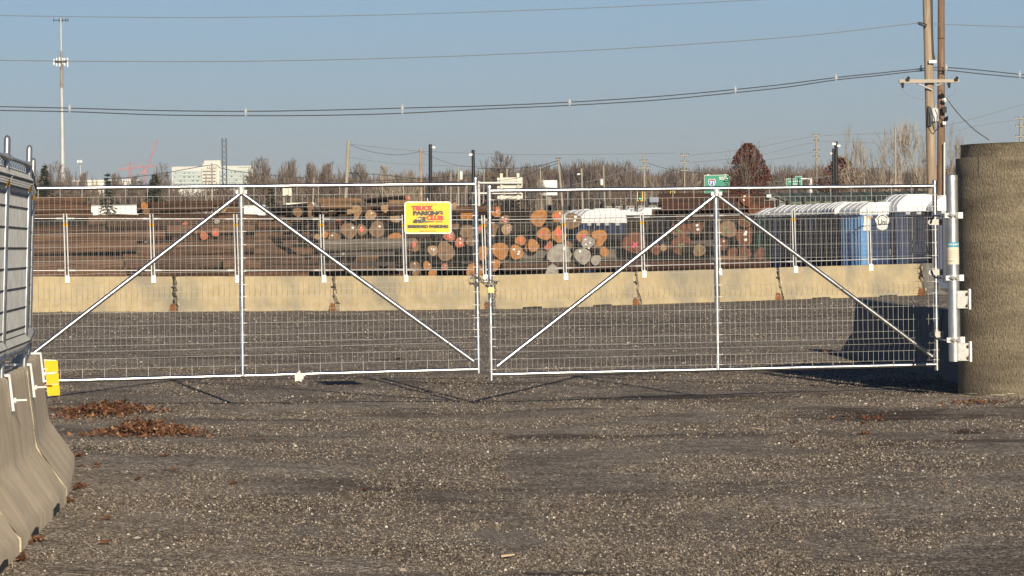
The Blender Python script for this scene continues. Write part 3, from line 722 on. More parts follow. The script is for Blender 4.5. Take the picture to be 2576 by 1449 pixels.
EM = {'o': endmat('orange_cut', (.34,.145,.040), (.42,.195,.058), (.24,.095,.030)),
      't': endmat('tan_cut', (.29,.185,.095), (.38,.25,.135), (.19,.115,.06)),
      'b': endmat('brown_cut', (.16,.095,.052), (.24,.15,.085), (.11,.062,.035)),
      'r': endmat('redbrown_cut', (.105,.036,.016), (.16,.058,.026), (.07,.024,.012)),
      'g': endmat('grey_cut', (.25,.23,.20), (.36,.33,.29), (.18,.16,.14)),
      'p': endmat('pinkish_cut', (.38,.10,.05), (.34,.15,.08), (.25,.09,.045))}
BK = {'d': mat('dark_bark', (.030,.015,.008), (.12,.062,.036), 3.2, .95, 0, 1, 7, stretch=(1.6,1.1,1.6), lo=.38, hi=.66),
      'n': mat('brown_bark', (.058,.029,.016), (.19,.105,.060), 3.2, .95, 0, 1, 7, stretch=(1.6,1.1,1.6), lo=.38, hi=.66),
      'g': mat('grey_bark', (.08,.066,.054), (.21,.18,.15), 3.2, .95, 0, 1, 7, stretch=(1.6,1.1,1.6), lo=.38, hi=.66),
      'l': mat('stripped_wood', (.12,.07,.038), (.28,.175,.095), 2.6, .9, 0, .6, 7, stretch=(2.2,.8,2.2)),
      'k': mat('shade_black_bark', (.010,.007,.005), (.032,.022,.016), 3.2, .95, 0, 1, 7, stretch=(1.6,1.1,1.6)),  # bark blackened to paint in the shade of the gaps between front logs
      'r': mat('reddish_bark', (.030,.014,.009), (.10,.045,.028), 3.0, .95, 0, 1, 7, stretch=(1.6,1.1,1.6), lo=.38, hi=.66)}
MK = {'r': mat('red_paint_mark', (.66,.07,.035), (.70,.16,.09), 6, .8), 'w': mat('white_log_tag', (.80,.79,.76), None, rough=.6),
      'a': mat('pale_ring_paint', (.42,.45,.48), (.55,.57,.58), 6, .8), 'k': mat('pink_paint_mark', (.65,.05,.14), None, rough=.8), 'n': mat('green_paint_mark', (.08,.30,.11), (.13,.40,.17), 6, .8)}
LP = []
for v in range(7):
    rnd = random.Random(100+v); NS = 20; NR = 9
    ang = [1+.11*math.sin(2*t+v)*(.4+.6*rnd.random())+.07*math.sin(3*t+2*v)+.05*(rnd.random()-.5) for t in [2*math.pi*k/NS for k in range(NS)]]
    vs = []; b = MB()
    for j in range(NR+1):
        yy = j/NR; ox, oz = .10*math.sin(yy*2.5+v)*yy, .08*math.sin(yy*3+2*v)*yy; tp = 1-.16*yy
        for k in range(NS):
            t = 2*math.pi*k/NS; r = ang[k]*tp*(1+.06*noise.noise(Vector((math.cos(t)*2, yy*6, math.sin(t)*2+v*5))))
            if j == 0: r *= 1.0
            vs.append((ox+r*math.cos(t), yy, oz+r*math.sin(t)))
    b.add(vs, [(j*NS+k, (j+1)*NS+k, (j+1)*NS+(k+1)%NS, j*NS+(k+1)%NS) for j in range(NR) for k in range(NS)] + [tuple(range(NR*NS, NR*NS+NS))[::-1]])
    lo = b.build('log', BK['n'], None, True)
    e = MB(); e.add([(x*.985, -.0015, z*.985) for x, y, z in vs[:NS]] + [(x*.985, .004, z*.985) for x, y, z in vs[:NS]], [tuple(range(NS))] + [(k, k+NS, (k+1)%NS+NS, (k+1)%NS) for k in range(NS)])
    eo = e.build('end_face', EM['o'], None); LP.append((lo.data, eo.data)); bpy.data.objects.remove(lo); bpy.data.objects.remove(eo)
MKM = {}
def mkmesh():
    rnd = random.Random(4)
    def poly(pts, nm):
        b = MB(); b.add([(x, -.004, z) for x, z in pts], [tuple(range(len(pts)))]); o = b.build(nm, MK['w']); m = o.data; bpy.data.objects.remove(o); return m
    MKM['r'] = poly([((.34+.16*rnd.random())*math.cos(R(a)), (.34+.2*rnd.random())*math.sin(R(a))) for a in range(0,360,24)], 'paint_mark')
    MKM['k'] = poly([(x*.9, z*.9) for x, z in [(-.3,-.2),(-.1,-.35),(0,-.1),(.3,-.3),(.15,.05),(.35,.25),(.02,.15),(-.25,.35),(-.15,.05)]], 'paint_mark')
    MKM['w'] = poly([(-.13,-.09),(.12,-.11),(.13,.09),(-.12,.11)], 'tag')
    b = MB(); n = 18; vs = [((.32 if i % 2 else .21)*math.cos(R(a*20)), -.004, (.40 if i % 2 else .27)*math.sin(R(a*20))) for a in range(n) for i in (0,1)]
    b.add(vs, [(2*a, 2*a+1, (2*a+3)%(2*n), (2*a+2)%(2*n)) for a in range(n-3)]); o = b.build('ring', MK['a']); MKM['a'] = o.data; bpy.data.objects.remove(o)
    b = MB(); pts = [Vector((.3*math.cos(t*.9), -.004, .14*t-.4+.12*math.sin(t*2.2))) for t in [i*.45 for i in range(13)]]
    for p, q in zip(pts, pts[1:]): b.quad(p+Vector((-.04,0,.03)), p+Vector((.04,0,-.03)), q+Vector((.04,0,-.03)), q+Vector((-.04,0,.03)))
    o = b.build('scribble', MK['n']); MKM['n'] = o.data; bpy.data.objects.remove(o)
mkmesh()
LN = [0]
def log(px, py, rp, D, L, yaw, bark, end, marks='', label='', group=None, pitch=0, sq=1.0, facing=True):
    k = LN[0] % 7; LN[0] += 1; rnd = random.Random(LN[0]*13)
    r = rp*D/F; p = P(px, py, D)
    o = bpy.data.objects.new('log', LP[k][0]); col.objects.link(o)
    o.location = p; o.rotation_euler = (R(pitch), 0, R(yaw)); o.scale = (r, L, r*sq)
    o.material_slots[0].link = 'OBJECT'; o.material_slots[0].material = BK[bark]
    tag(o, label, 'log', group)
    e = bpy.data.objects.new('end_face', LP[k][1]); col.objects.link(e); e.parent = o
    e.material_slots[0].link = 'OBJECT'; e.material_slots[0].material = EM[end]
    nw = 0
    for i, c in enumerate(marks):
        if c not in MKM: continue
        me = bpy.data.objects.new({'w':'paper_tag','a':'paint_ring'}.get(c, 'paint_mark'), MKM[c]); col.objects.link(me); me.parent = o
        me.material_slots[0].link = 'OBJECT'; me.material_slots[0].material = MK[c]
        if c == 'w': me.location = ((rnd.random()-.5)*1.0, -.002*(i+1)/L, (.45-.42*nw)+(rnd.random()-.5)*.3); me.rotation_euler = (0, rnd.random()*2-1, 0); nw += 1; me.scale = (1.15,1,1.15)
        elif c == 'a': me.location = (.28,-.002*(i+1)/L,.0)
        else: me.location = ((rnd.random()-.5)*.4, -.002*(i+1)/L, (rnd.random()-.5)*.4)
    return o
E = [ # converter, x, y, r, end, marks, yaw, label
(Z4,1080,390,118,'t','',-18,'largest tan sawn log end with a slanted cut on top of the middle stack'),
(Z4,1325,430,82,'t','w',4,'small tan log end with one white tag on top of the middle stack'),
(Z4,870,545,75,'p','r',-10,'log end painted coral red left of the big brown ends'),
(Z4,1000,660,122,'b','w',3,'large brown log end below the coral red one'),
(Z4,1195,650,82,'b','wr',6,'log end with red paint and a white tag between two big brown ends'),
(Z4,1425,640,122,'b','w',-3,'large brown log end left of the yellow sign'),
(Z4,1165,805,76,'o','',5,'small light orange log end above the long grey log'),
(Z4,1690,800,112,'o','',-14,'pale orange log end just under the left edge of the yellow sign'),
(Z4,770,765,85,'b','w',8,'brown log end with a small tag near the far fence post'),
(Z4,1700,470,78,'t','',4,'tan brown log end touching the left edge of the yellow sign'),
(Z4,225,385,74,'b','',-8,'round brown log end at the left tip of the middle stack'),
(Z4,430,405,60,'b','',12,'small brown log end beside the round one at the left tip'),
(Z4,420,300,55,'b','',15,'upper small brown log at the left tip of the middle stack'),
(Z4,640,390,60,'b','',8,'shaded brown log end under the splintered slab'),
(Z4,735,335,50,'t','',-12,'light brown log end next to the splintered slab'),
(Z4,640,725,55,'o','',10,'orange tan chunk left of the far fence post'),
(Z4,520,755,48,'t','',30,'half hidden tan log end low in the left stack'),
(Z4,1540,330,60,'l' if 0 else 't','',14,'cracked tan log end left above the yellow sign'),
(Z4,1135,925,42,'o','',10,'orange wood chunk lying against the long grey log'),
(Z5,1375,380,76,'o','ra',4,'orange log end with red paint and a grey ring right of the gate gap'),
(Z5,1495,505,80,'b','wra',-4,'brown log end with tag, red and grey paint under the ringed orange one'),
(Z5,1530,640,82,'t','a',6,'tan log end with a light grey ring'),
(Z5,1330,660,112,'b','',5,'large brown log end against the left stile of the right gate leaf'),
(Z5,1740,810,80,'o','r',0,'small orange log end with a bright red paint blot'),
(Z5,1435,965,132,'o','',0,'big round bright orange log end nearest the gate gap'),
(Z5,1680,988,108,'o','www',2,'orange log end with three white tags'),
(Z5,1885,905,84,'o','',-12,'orange angular log end right of the one with three tags'),
(Z5,1150,1000,105,'o','',0,'tall orange log end showing in the gap between the gate leaves'),
(Z5,1340,1185,92,'o','',6,'orange brown log end below the big orange one'),
(Z5,830,840,82,'p','rww',0,'coral painted log end with white tags under the yellow sign'),
(Z5,665,740,86,'p','ra',4,'pinkish log end with grey paint at the lower right corner of the sign'),
(Z5,415,960,80,'t','wwa',-3,'tan log end with tags and grey ring below the sign'),
(Z5,610,975,140,'b','',3,'wide brown log end below the sign'),
(Z5,930,670,112,'b','',2,'big brown log end left of the gate gap'),
(Z5,1105,640,70,'b','r',-4,'brown log end with red edge behind the gate gap'),
(Z5,930,440,100,'o','',-10,'orange brown log end right of the sign top'),
(Z5,740,290,55,'t','',14,'tan log tip at the upper right corner of the sign'),
(Z5,110,880,112,'b','r',24,'angled brown log end with orange rim below the sign'),
(Z5,145,1200,78,'b','w',0,'brown log end with white tag just above the far barrier'),
(Z5,330,1195,66,'o','w',3,'orange tagged log end low beneath the sign'),
(Z5,595,1205,54,'p','a',0,'small log end with a pale ring low below the sign'),
(Z5,410,1305,64,'o','',4,'low orange log end resting behind the far barrier'),
(Z5,160,1300,60,'b','w',-5,'low brown log end behind the far barrier left of the sign post'),
(Z5,1040,1270,122,'o','',-2,'wide orange brown log end low beside the chain'),
(Z5,985,830,72,'b','',12,'brown log end between two bigger ones left of the gate gap'),
(Z5,40,170,45,'p','a',20,'log tip with grey ring and red paint above the sign'),
(Z5,1210,540,70,'b','w',5,'brown log end behind the far post in the gate gap'),
(Z5,740,560,85,'b','',-6,'brown log end behind the right edge of the sign'),
(Z3b,725,850,86,'o','',-4,'bright orange log end with a radial crack on top of the right middle stack'),
(Z3b,915,832,60,'o','rw',3,'orange log end with red paint and tag between two larger top ones'),
(Z3b,1062,882,86,'b','ww',-2,'brown tan log end with white tags left of the small toilets'),
(Z3b,780,1010,68,'o','k',0,'orange log end with pink paint in the second layer'),
(Z3b,922,1008,90,'o','r',2,'broad orange log end with a red blot behind a far fence post'),
(Z3b,670,1128,62,'o','',10,'orange wedge shaped log end above the grey logs'),
(Z3b,825,1130,48,'p','k',0,'small red brown log end with pink paint'),
(Z3b,1165,1035,64,'o','k',-4,'orange log end with red paint next to the brightest one'),
(Z3b,1320,1056,90,'o','',3,'brightest orange log end at the right of the middle stack'),
(Z3b,1217,1096,64,'g','wwww',0,'grey log end with a ring of white marks'),
(Z3b,940,1222,118,'g','w',0,'largest grey weathered log end'),
(Z3b,1166,1232,84,'g','w',-5,'grey log end with a dark crack'),
(Z3b,1385,1190,48,'o','',18,'orange log slice in front of the dark toilets'),
(Z3b,860,1392,70,'g','',5,'pale weathered log end low behind the barrier'),
(Z3b,1095,1385,62,'t','',0,'tan log end low behind the barrier'),
(Z3b,1300,1275,52,'g','',10,'small grey log end low right of the cracked one'),
(Z3b,1010,1130,50,'b','',-10,'small brown log end above the largest grey one'),
(Z3b,1690,1102,116,'r','k',4,'huge red-brown log end with pink paint standing apart'),
(Z3b,1900,1165,58,'r','',20,'short red-brown log behind the brace of the right leaf'),
(Z3b,1980,1150,34,'t','',-20,'tiny tan log tip behind the brace'),
(Z6,620,690,138,'r','n',3,'red-brown log end with green paint left of the triple tagged one'),
(Z6,835,665,122,'r','www',-3,'red-brown log end with three white tags in a column'),
(Z6,630,935,132,'r','n',0,'large red-brown log end with green figure low in the right stack'),
(Z6,875,1010,88,'b','n',24,'angled brown log end with green mark'),
(Z6,1262,720,122,'b','n',2,'brown log end with green number right of the centre post'),
(Z6,1515,320,88,'r','ww',0,'topmost red-brown log end of the right stack'),
(Z6,1240,465,106,'r','ww',-2,'red-brown log end with two tags near the brace joint'),
(Z6,1500,600,98,'r','n',0,'red-brown log end with faint green paint behind the brace'),
(Z6,1765,540,132,'r','nwr',2,'biggest red-brown log end with green and red paint at the right edge'),
(Z6,1510,815,132,'r','www',0,'wide red-brown log end with three small tags below the brace'),
(Z6,1780,835,112,'r','k',0,'red-brown log end with a bright red squiggle'),
(Z6,1915,710,100,'r','a',6,'dark red-brown log end leaning on the toilets'),
(Z6,1190,920,84,'r','w',-4,'red-brown log end with a tag beside the centre post'),
(Z6,1500,1050,88,'r','',4,'dark red-brown log end in the lowest layer'),
(Z6,1720,1060,88,'r','',-4,'lowest red-brown log end right of its neighbour'),
(Z6,1330,1040,72,'r','',6,'small dark log end low behind the far fence'),
(Z6,2040,1035,78,'r','w',0,'red-brown log end low beside the green toilet'),
(Z6,1620,450,75,'r','',0,'shaded red-brown log end under the topmost one'),
(Z7,780,1180,80,'r','w',0,'low orange-brown log end in front of the dark toilets'),
(Z7,1010,1178,64,'r','ww',0,'low tagged log end in front of the light blue toilet'),
(Z2,1220,265,40,'o','',0,'lone orange log end on top of the left stack beside the trailer'),
(Z2,1138,405,32,'o','',0,'small orange log end below the trailer'),
(Z2,1245,330,40,'b','',-8,'dark hollow log end under the lone orange one'),
(Z3,690,298,40,'t','w',8,'tan log end with white paint left of the left centre post'),
(Z3,620,435,30,'g','w',0,'small pale log end left of the left centre post'),
(Z3,275,475,36,'p','r',0,'red painted log end behind the left brace'),
(Z3,385,530,34,'o','r',0,'orange red log end under the left brace'),
(Z3,478,590,46,'p','',0,'coral log end right of the orange red one'),
(Z3,605,555,44,'p','r',0,'red painted log end next to a dark gap'),
]
for i, (z, x, y, r, e, mk, yaw, lab) in enumerate(E):
    a, b_, c = z(x, y, r); rnd = random.Random(i)
    log(a, b_, c, (LD+rnd.random()*1.2+(600-b_)*.006) if z not in (Z2, Z3) else 97.3+(690-b_)*.012, 4+rnd.random()*1.4, yaw+rnd.uniform(-4,4), 'r' if e == 'r' else ('g' if e == 'g' else rnd.choice('dn')), e, mk, lab, 'log ends facing the gate')
SIDE = [ # px left, py, r px, length m, yaw, bark, end, D, label
(812,617,15,2.5,-88,'g','t',95.2,'long grey barked log lying below the big brown ends'),
(797,506,8,1.25,-84,'l','t',96.0,'splintered stripped slab on top of the middle stack'),
(806,519,9,.9,-80,'l','t',95.8,'second stripped slab under the splintered one'),
(978,510,8,.55,-85,'l','t',96,'short pale slab at the top left of the sign'),
(1148,527,9,1.1,-92,'n','t',95.8,'brown log lying along the top right of the sign'),
(1658,503,15,3.0,-90,'r','r',97.5,'thick bark log crossing the top of the right stack'),
(1665,520,12,3.2,-87,'r','b',97,'second bark log just under the top one'),
(1640,537,11,3.2,-91,'d','b',97.8,'dark log under the two bark logs'),
(1700,548,9,2.2,-84,'d','b',96.8,'slim dark log above the tagged red-brown ends'),
(1300,645,19,3.4,-86,'g','g',97.2,'grey log lying behind the largest grey end'),
(1265,672,12,3.6,-90,'d','b',96.4,'dark low log right of the gate gap'),
(1560,669,12,5.2,-91,'r','b',95.4,'dark red log lying low along the far barrier'),
(1985,657,10,3.6,-92,'r','b',95.4,'low dark log in front of the toilets'),
(1800,652,8,.9,-100,'l','t',95.6,'torn pale wood lying low in the right stack'),
(66,507,12,1.75,-90,'n','b',98.5,'upper brown log beside the left spruce'),
(62,526,12,1.9,-88,'n','b',98.2,'brown log ending under the white trailer'),
]
for i, (x, y, r, L, yaw, bk, e, D, lab) in enumerate(SIDE):
    log(x, y, r, D, L, yaw, bk, e, '', lab, 'logs lying lengthwise')
rnd = random.Random(77)
ORD = ['top','second','third','fourth','fifth','sixth','lowest']; OD2 = ['leftmost','second','third','fourth','fifth','sixth','seventh']
def fill(x0, x1, ys, D, rr, barks, lab, grp, numbered=True):
    for j, y in enumerate(sorted(ys)):
        x = x0 - rnd.random()*80; q = 0
        while x < x1-25:
            L = rnd.uniform(2.4, 5.4); r = rr*rnd.uniform(.75, 1.3); xs = max(x, x0-20); e = min(x+L*F/D, x1+rnd.random()*14); L2 = max(.5, (e-xs)*D/F)
            lb = f"{lab}, {ORD[j] if len(ys) > 1 else 'only'} row, {OD2[min(q,6)]} from the left" if numbered else lab
            log(xs, y+rnd.uniform(-4,4)+(xs-x0)*-.012, r, D+(690-y)*.012+rnd.random()*.6, L2, -90+rnd.uniform(-5,5), rnd.choice(barks), rnd.choice('btbr'), '', lb, grp, pitch=rnd.uniform(-1.5,1.5))
            x = e + rnd.uniform(-10, 8); q += 1
fill(60, 800, (688,662,636,610,585,566), 101, 18, 'kd', 'shade-dark log hidden at the back of the long left stack', 'shade-dark logs at the back of the left stack', False)
fill(600, 1010, (700,676,653), 97.5, 13, 'ddnn', 'dark log low in the middle stack', 'low dark logs of the middle stack')
fill(640, 800, (632,611,590,568), 97.8, 12, 'dnn', 'brown log between left leaf centre post and brown ends', 'dark logs left of the middle stack')
fill(60, 640, (700,676,653,630,607,584,562), 97.5, 15, 'ddnnn', 'brown log in the long left stack', 'dark logs of the long left stack')
fill(365, 600, (545,529,514), 98.2, 11, 'dnd', 'brown log in the upper left stack', 'dark logs of the upper left stack')
fill(60, 235, (543,), 98.2, 11, 'dn', 'brown log under the left spruce', 'dark logs by the left spruce')
fill(600, 780, (549,), 98.2, 9, 'dn', 'brown log below the white shed', 'dark logs by the white building')
fill(780, 1010, (632,611,590,568,545), 100.5, 12, 'kd', 'shade-dark log hidden behind the brown ends of the middle stack', 'dark logs at the back of the middle stack', False)
fill(1010, 1440, (700,676,652,628,604,580,556), 101.5, 15, 'kk', 'shade-black log hidden behind the orange ends', 'dark logs behind the orange ends', False)
fill(1560, 1930, (692,672,650,626,602,578,556), 101.5, 15, 'kk', 'shade-black log hidden behind the red-brown ends', 'dark logs behind the red-brown ends', False)
# ------------------------------------------------------------------ portable toilets
NAVY = mat('navy_plastic', (.006,.020,.070), (.012,.036,.11), 2, .45); DKGREEN = mat('green_plastic', (.02,.17,.12), None, rough=.5)
LBLUE = mat('light_blue_plastic', (.10,.28,.55), (.13,.33,.62), 2, .5); DOOR = mat('dark_door_plastic', (.004,.011,.035), None, rough=.4); WROOF = mat('white_roof_plastic', (.80,.81,.82), (.70,.72,.75), 3, .5)
GREYP = mat('grey_plastic', (.42,.43,.44), None, rough=.5)
def toilet(p, rz, body, side, label, group, roofh=.30):
    root = thing('portable_toilet', label, 'toilet', p, group); root.rotation_euler = (0,0,rz)
    W = 1.12; H = 2.08; q_ = random.Random(int(p[0]*100)); roofh *= q_.uniform(.8, 1.35); root.rotation_euler.z += q_.uniform(-.12,.12)
    def pt(name, m, fn, par=root, sm_=False):
        b = MB(); fn(b); o = b.build(name, m, None, sm_); o.parent = par; o.location = (0,0,0); return o
    pt('cabin', body, lambda b: ([b.box((0,0,H/2+.12), W, W, H)], [b.box((x, -W/2-.012, H/2+.2), .05, .03, H-.25) for x in (-.52,-.39,.39,.52)], [b.box((s*(W/2+.012), y, H/2+.2), .03, .06, H-.3) for s in (-1,1) for y in (-.45,-.27,-.09,.09,.27,.45)]))
    pt('skid', BLACK, lambda b: b.box((0,0,.06), W+.06, W+.1, .12))
    d = pt('door', side, lambda b: (b.box((0,-W/2-.02,H/2+.15), .66, .04, H-.28), b.box((0,-W/2-.045,H*.72), .5, .02, .5), b.box((0,-W/2-.045,H*.32), .5, .02, .6)))
    pt('handle', GREYP, lambda b: b.box((.25,-W/2-.06,1.15), .05, .05, .16), d)
    for x in (-.3,0,.3): pt('vent_louvre', GREYP, lambda b: b.box((x, -W/2-.03, H+.0), .12, .03, .07))
    def roof(b):
        n = 24; prof = []
        for i in range(n+1):
            a = math.pi*i/n; prof.append((-(W/2+.05)*math.cos(a), H+.12+roofh*math.sin(a)**.75 - (.045*abs(math.sin(a*3)) if 0 < i < n else 0)))
        prof = [(-(W/2+.05), H+.04)] + prof + [((W/2+.05), H+.04)]
        b.prism(prof[::-1], lambda u, v, t: Vector((u, t, v)), -W/2-.06, W/2+.06)
        for y in (-.35,0,.35): b.prism([(u*1.01, v+.012) for u, v in prof[::-1]], lambda u, v, t: Vector((u, t, v)), y-.05, y+.05)
    pt('roof', WROOF, roof, root, True)
    pt('vent_pipe', BLACK, lambda b: b.tube((.3,.3,H+.2), (.3,.3,H+.62-.3+roofh), .055, None, 10))
    return root
TL_ = 'dark blue toilets in the right yard'
def tspot(px, D, z=.0): g = G(px, D); return Vector((g.x, g.y, g.z+z))
blue = toilet(tspot(2193, 88.9, -.02), R(14), LBLUE, NAVY, 'light blue toilet with a white round emblem under a white arched roof', TL_)
toilet(tspot(2292, 88.6, .03), R(10), NAVY, DOOR, 'dark toilet right of the light blue one under a tall white roof', TL_, .33)
toilet(tspot(2392, 88.2, .03), R(9), NAVY, DOOR, 'dark toilet at the far right, partly behind the hinge post', TL_, .33)
for i, (px, D, bm, lab) in enumerate([(2142,90.6,NAVY,'dark toilet just left of the light blue one'),(2098,92.0,NAVY,'second dark toilet left of the light blue one'),(2054,93.4,NAVY,'third dark toilet left of the light blue one'),(2012,94.8,NAVY,'dark toilet right of the green one'),(1972,96.2,DKGREEN,'green toilet at the left end of the right row')]):
    toilet(tspot(px, D, .02), R(14), bm, DOOR, lab, TL_, .2)
toilet(tspot(1944, 98.5, .05), R(14), GREYP, GREYP, 'pale grey toilet beside the red-brown logs', TL_, .2)
for i in range(6):
    toilet(tspot(1482+i*28, 101.0+i*1.3), R(24), NAVY, DOOR, ['leftmost small navy toilet behind the orange logs','second small navy toilet from the left','third small navy toilet from the left','fourth small navy toilet, with a white stripe of sun','fifth small navy toilet from the left','rightmost small navy toilet beside the bark logs'][i], 'navy toilets behind the middle stack', .34)
def emblem():
    c = Vector((.02, -1.12/2-.075, 1.93))
    b = MB(); b.prism([(.19*math.cos(R(a))*(1+.12*math.sin(R(a*5))), .22*math.sin(R(a))) for a in range(0,360,15)], lambda u, v, t: c+Vector((u,t,v)), -.004, .004)
    o = b.build('emblem', WPAINT); o.parent = blue; o.location = (0,0,0)
    b = text_mb('Uni', lambda x, y: c+Vector((x, -.006, -y)), -.13, -.06, .12, .08, .03); b.path([c+Vector((.15*math.cos(R(a)), -.007, .17*math.sin(R(a)))) for a in range(20,165,20)], .012, 4)
    o2 = b.build('emblem_lettering', BLACK); o2.parent = o; o2.location = (0,0,0)
    b = MB(); b.prism([(-.09,-.2),(.09,-.2),(.09,.14),(-.05,.2)], lambda u, v, t: Vector((u-.42,-1.12/2-.03+t,v+1.9)), -.003, .003)
    o3 = b.build('notice_sheet', WPAINT); o3.parent = blue; o3.location = (0,0,0)
emblem()
# ------------------------------------------------------------------ leaves, litter and stones
def leaf(b, c, s, rnd, flat=1.0):
    m = Matrix.Rotation(rnd.uniform(0, 6.28), 3, 'Z') @ Matrix.Rotation(rnd.gauss(0, .5)*flat, 3, 'X') @ Matrix.Rotation(rnd.gauss(0, .4)*flat, 3, 'Y')
    cu = rnd.uniform(.1,.5)
    pts = [(0,-1,cu),(.45,-.5,0),(.5,.1,.05),(.25,.6,.1),(0,1,cu),(-.3,.55,.12),(-.5,.0,.02),(-.42,-.55,0)]
    vs = [c + m @ Vector((x*s, y*s, z*s)) for x, y, z in pts] + [c + m @ Vector((0,0,-.06*s))]
    b.add(vs, [(i, (i+1)%8, 8) for i in range(8)])
def leaf_pile(px0, px1, py0, py1, n, label, h=.05, s=(.010,.028)):
    rnd = random.Random(int(px0*7+py0)); a = GD((px0+px1)/2, (py0+py1)/2); a0 = GD((px0+px1)/2, py1); a1 = GD((px0+px1)/2, py0+(py1-py0)*.3)
    rx = (px1-px0)/2*a.y/F; ry = max(.12, (a1.y-a0.y)/2); b = MB()
    for i in range(n):
        t = rnd.uniform(0, 6.283); q = abs(rnd.gauss(0,.52)); ph = px0*.1
        edge = 1+.30*math.sin(3*t+ph)+.18*math.sin(7*t+2*ph); x = rx*q*math.cos(t)*edge; y = ry*q*math.sin(t)*edge
        x += rx*.15*noise.noise(Vector((y*4, ph, 1))); mound = max(0, 1-q*q*1.3)*max(0, .55+1.3*noise.noise(Vector((x*1.7, y*3, ph))))
        X, Y = a.x+x, a.y+y; leaf(b, Vector((X, Y, gz(X, Y)+.010+h*mound*rnd.random()+.01*rnd.random())), rnd.uniform(*s)*(.6 if q > 1 else 1), rnd)
    o = b.build('leaf_pile', LEAF, loc=a); tag(o, label, 'leaf pile', 'piles of dry brown leaves')
leaf_pile(130,392,1018,1062,1900,'brown leaf pile behind, right at the end of the left barriers', .13, (.014,.036))
leaf_pile(214,522,1066,1114,1900,'nearer brown leaf pile stretching to the right', .12, (.014,.036))
leaf_pile(188,212,1142,1160,40,'small clump of leaves at the toe of the last left barrier', .03)
leaf_pile(180,214,1222,1240,45,'small clump of leaves beside the dark barrier slot', .03)
leaf_pile(152,186,1256,1274,30,'thin drift of leaves under the barrier slot', .02)
leaf_pile(76,104,1354,1376,45,'reddish leaf clump near the nearest barrier joint', .04)
leaf_pile(34,66,1406,1422,25,'leaf clump at the lower left corner', .02)
leaf_pile(2350,2576,1006,1024,140,'litter of small leaves at the foot of the concrete pipe', .02, (.012,.03))
leaf_pile(2080,2290,1040,1068,70,'thin scatter of dark leaves right of centre', .01, (.012,.035))
rnd = random.Random(9)
LL = [(2170,1096,.075),(2289,1074,.05),(1989,1116,.07),(2420,1087,.05),(238,1180,.055),(242,1174,.04),(428,1187,.06),(410,1152,.07),(345,1212,.06),(395,1155,.05),(262,1310,.05),(585,1222,.05),(912,1238,.05),(265,1370,.05),(1262,1207,.05),(2078,890,.09),(1000,905,.09),(200,1178,.05)]
for i, (x, y, s) in enumerate(LL):
    g = GD(x, y); b = MB(); leaf(b, g+Vector((0,0,.015)), s*.8, rnd, .6); leaf(b, g+Vector((s*.5,.01,.018)), s*.5, rnd, .8)
    o = b.build('fallen_leaf', LEAF, loc=g); tag(o, 'single dry brown leaf lying loose on the crushed asphalt', 'leaf', 'loose fallen leaves')
SPL = mat('split_wood', (.50,.37,.24), (.60,.46,.32), 20, .9)
for i, (x, y, L, a, lab) in enumerate([(1905,1083,.16,2.2,'thin pale wood splinter lying right of centre'),(1278,1405,.07,.1,'short tan wood chip near the bottom edge'),(1215,795,.5,.05,'long pale stick lying before the far barriers'),(1272,742,.3,1.2,'small stick below the right gate leaf')]):
    g = GD(x, y); b = MB(); d = Vector((math.cos(a), math.sin(a), 0)); b.tube(g-d*L/2+Vector((0,0,.012)), g+d*L/2+Vector((0,0,.02)), .008, .005, 5)
    o = b.build('wood_splinter', SPL, loc=g); tag(o, lab, 'stick', None)
def stones():
    rnd = random.Random(5); V = []; Fc = []; rr = rnd.random
    nz = noise.noise; st = []
    for px_, py_, wp, hp in ((2240,1042,520,34),(2430,1086,200,18),(1700,1000,420,10),(1440,1441,520,16)):
        c0, c1, c2 = GD(px_, py_), GD(px_, py_-hp/2), GD(px_, py_+hp/2); st.append((c0.x, c0.y, wp/2*c0.y/F, max(.06, (c1.y-c2.y)/2)))
    for i in range(330000):
        far = i > 268000
        y = (15.4 + 32*rr()**1.6) if not far else 40+40*rr(); x = (rr()-.5)*(.325 if not far else .30)*y
        if any(((x-a_)/b_)**2 + ((y-c_)/d_)**2 < 1.0+1.2*nz(Vector((x*1.5, y*1.5, 3))) and rr() < .8 for a_, c_, b_, d_ in st): continue
        if rr() > .86 + .5*nz(Vector((x*.6, y*.3, 2))) + .5*nz(Vector((x*2.2, y*.9, 7))): continue
        s = (.0030 + .0045*rr()**2)*(1+(y-15)*.02)
        if rr() < .0025: s = .010+.007*rr()
        a = rr()*6.28; ca, sa = math.cos(a), math.sin(a); sx = s*(.8+.9*rr()); sy = s*(.7+.5*rr()); sz = s*(.7+.9*rr())
        z = gz(x, y) - .001; n = len(V); k = (rr()-.5)*.8; j = (rr()-.5)*.6
        for u, v in ((sx,sy*j),(sx*k,sy),(-sx,-sy*j),(-sx*k,-sy)): V.append((x+u*ca-v*sa, y+u*sa+v*ca, z))
        V.append((x+sx*.4*ca, y+sx*.4*sa, z+sz)); V.append((x-sx*.35*ca, y-sx*.35*sa, z+sz*.85))
        Fc += [(n,n+1,n+4),(n+1,n+5,n+4),(n+1,n+2,n+5),(n+2,n+3,n+5),(n+3,n+4,n+5),(n+3,n,n+4)]
    me = bpy.data.meshes.new('loose_stones'); me.from_pydata(V, [], Fc); me.materials.append(STONE)
    o = bpy.data.objects.new('loose_stones', me); col.objects.link(o); tag(o, None, None, None, 'stuff')
stones()
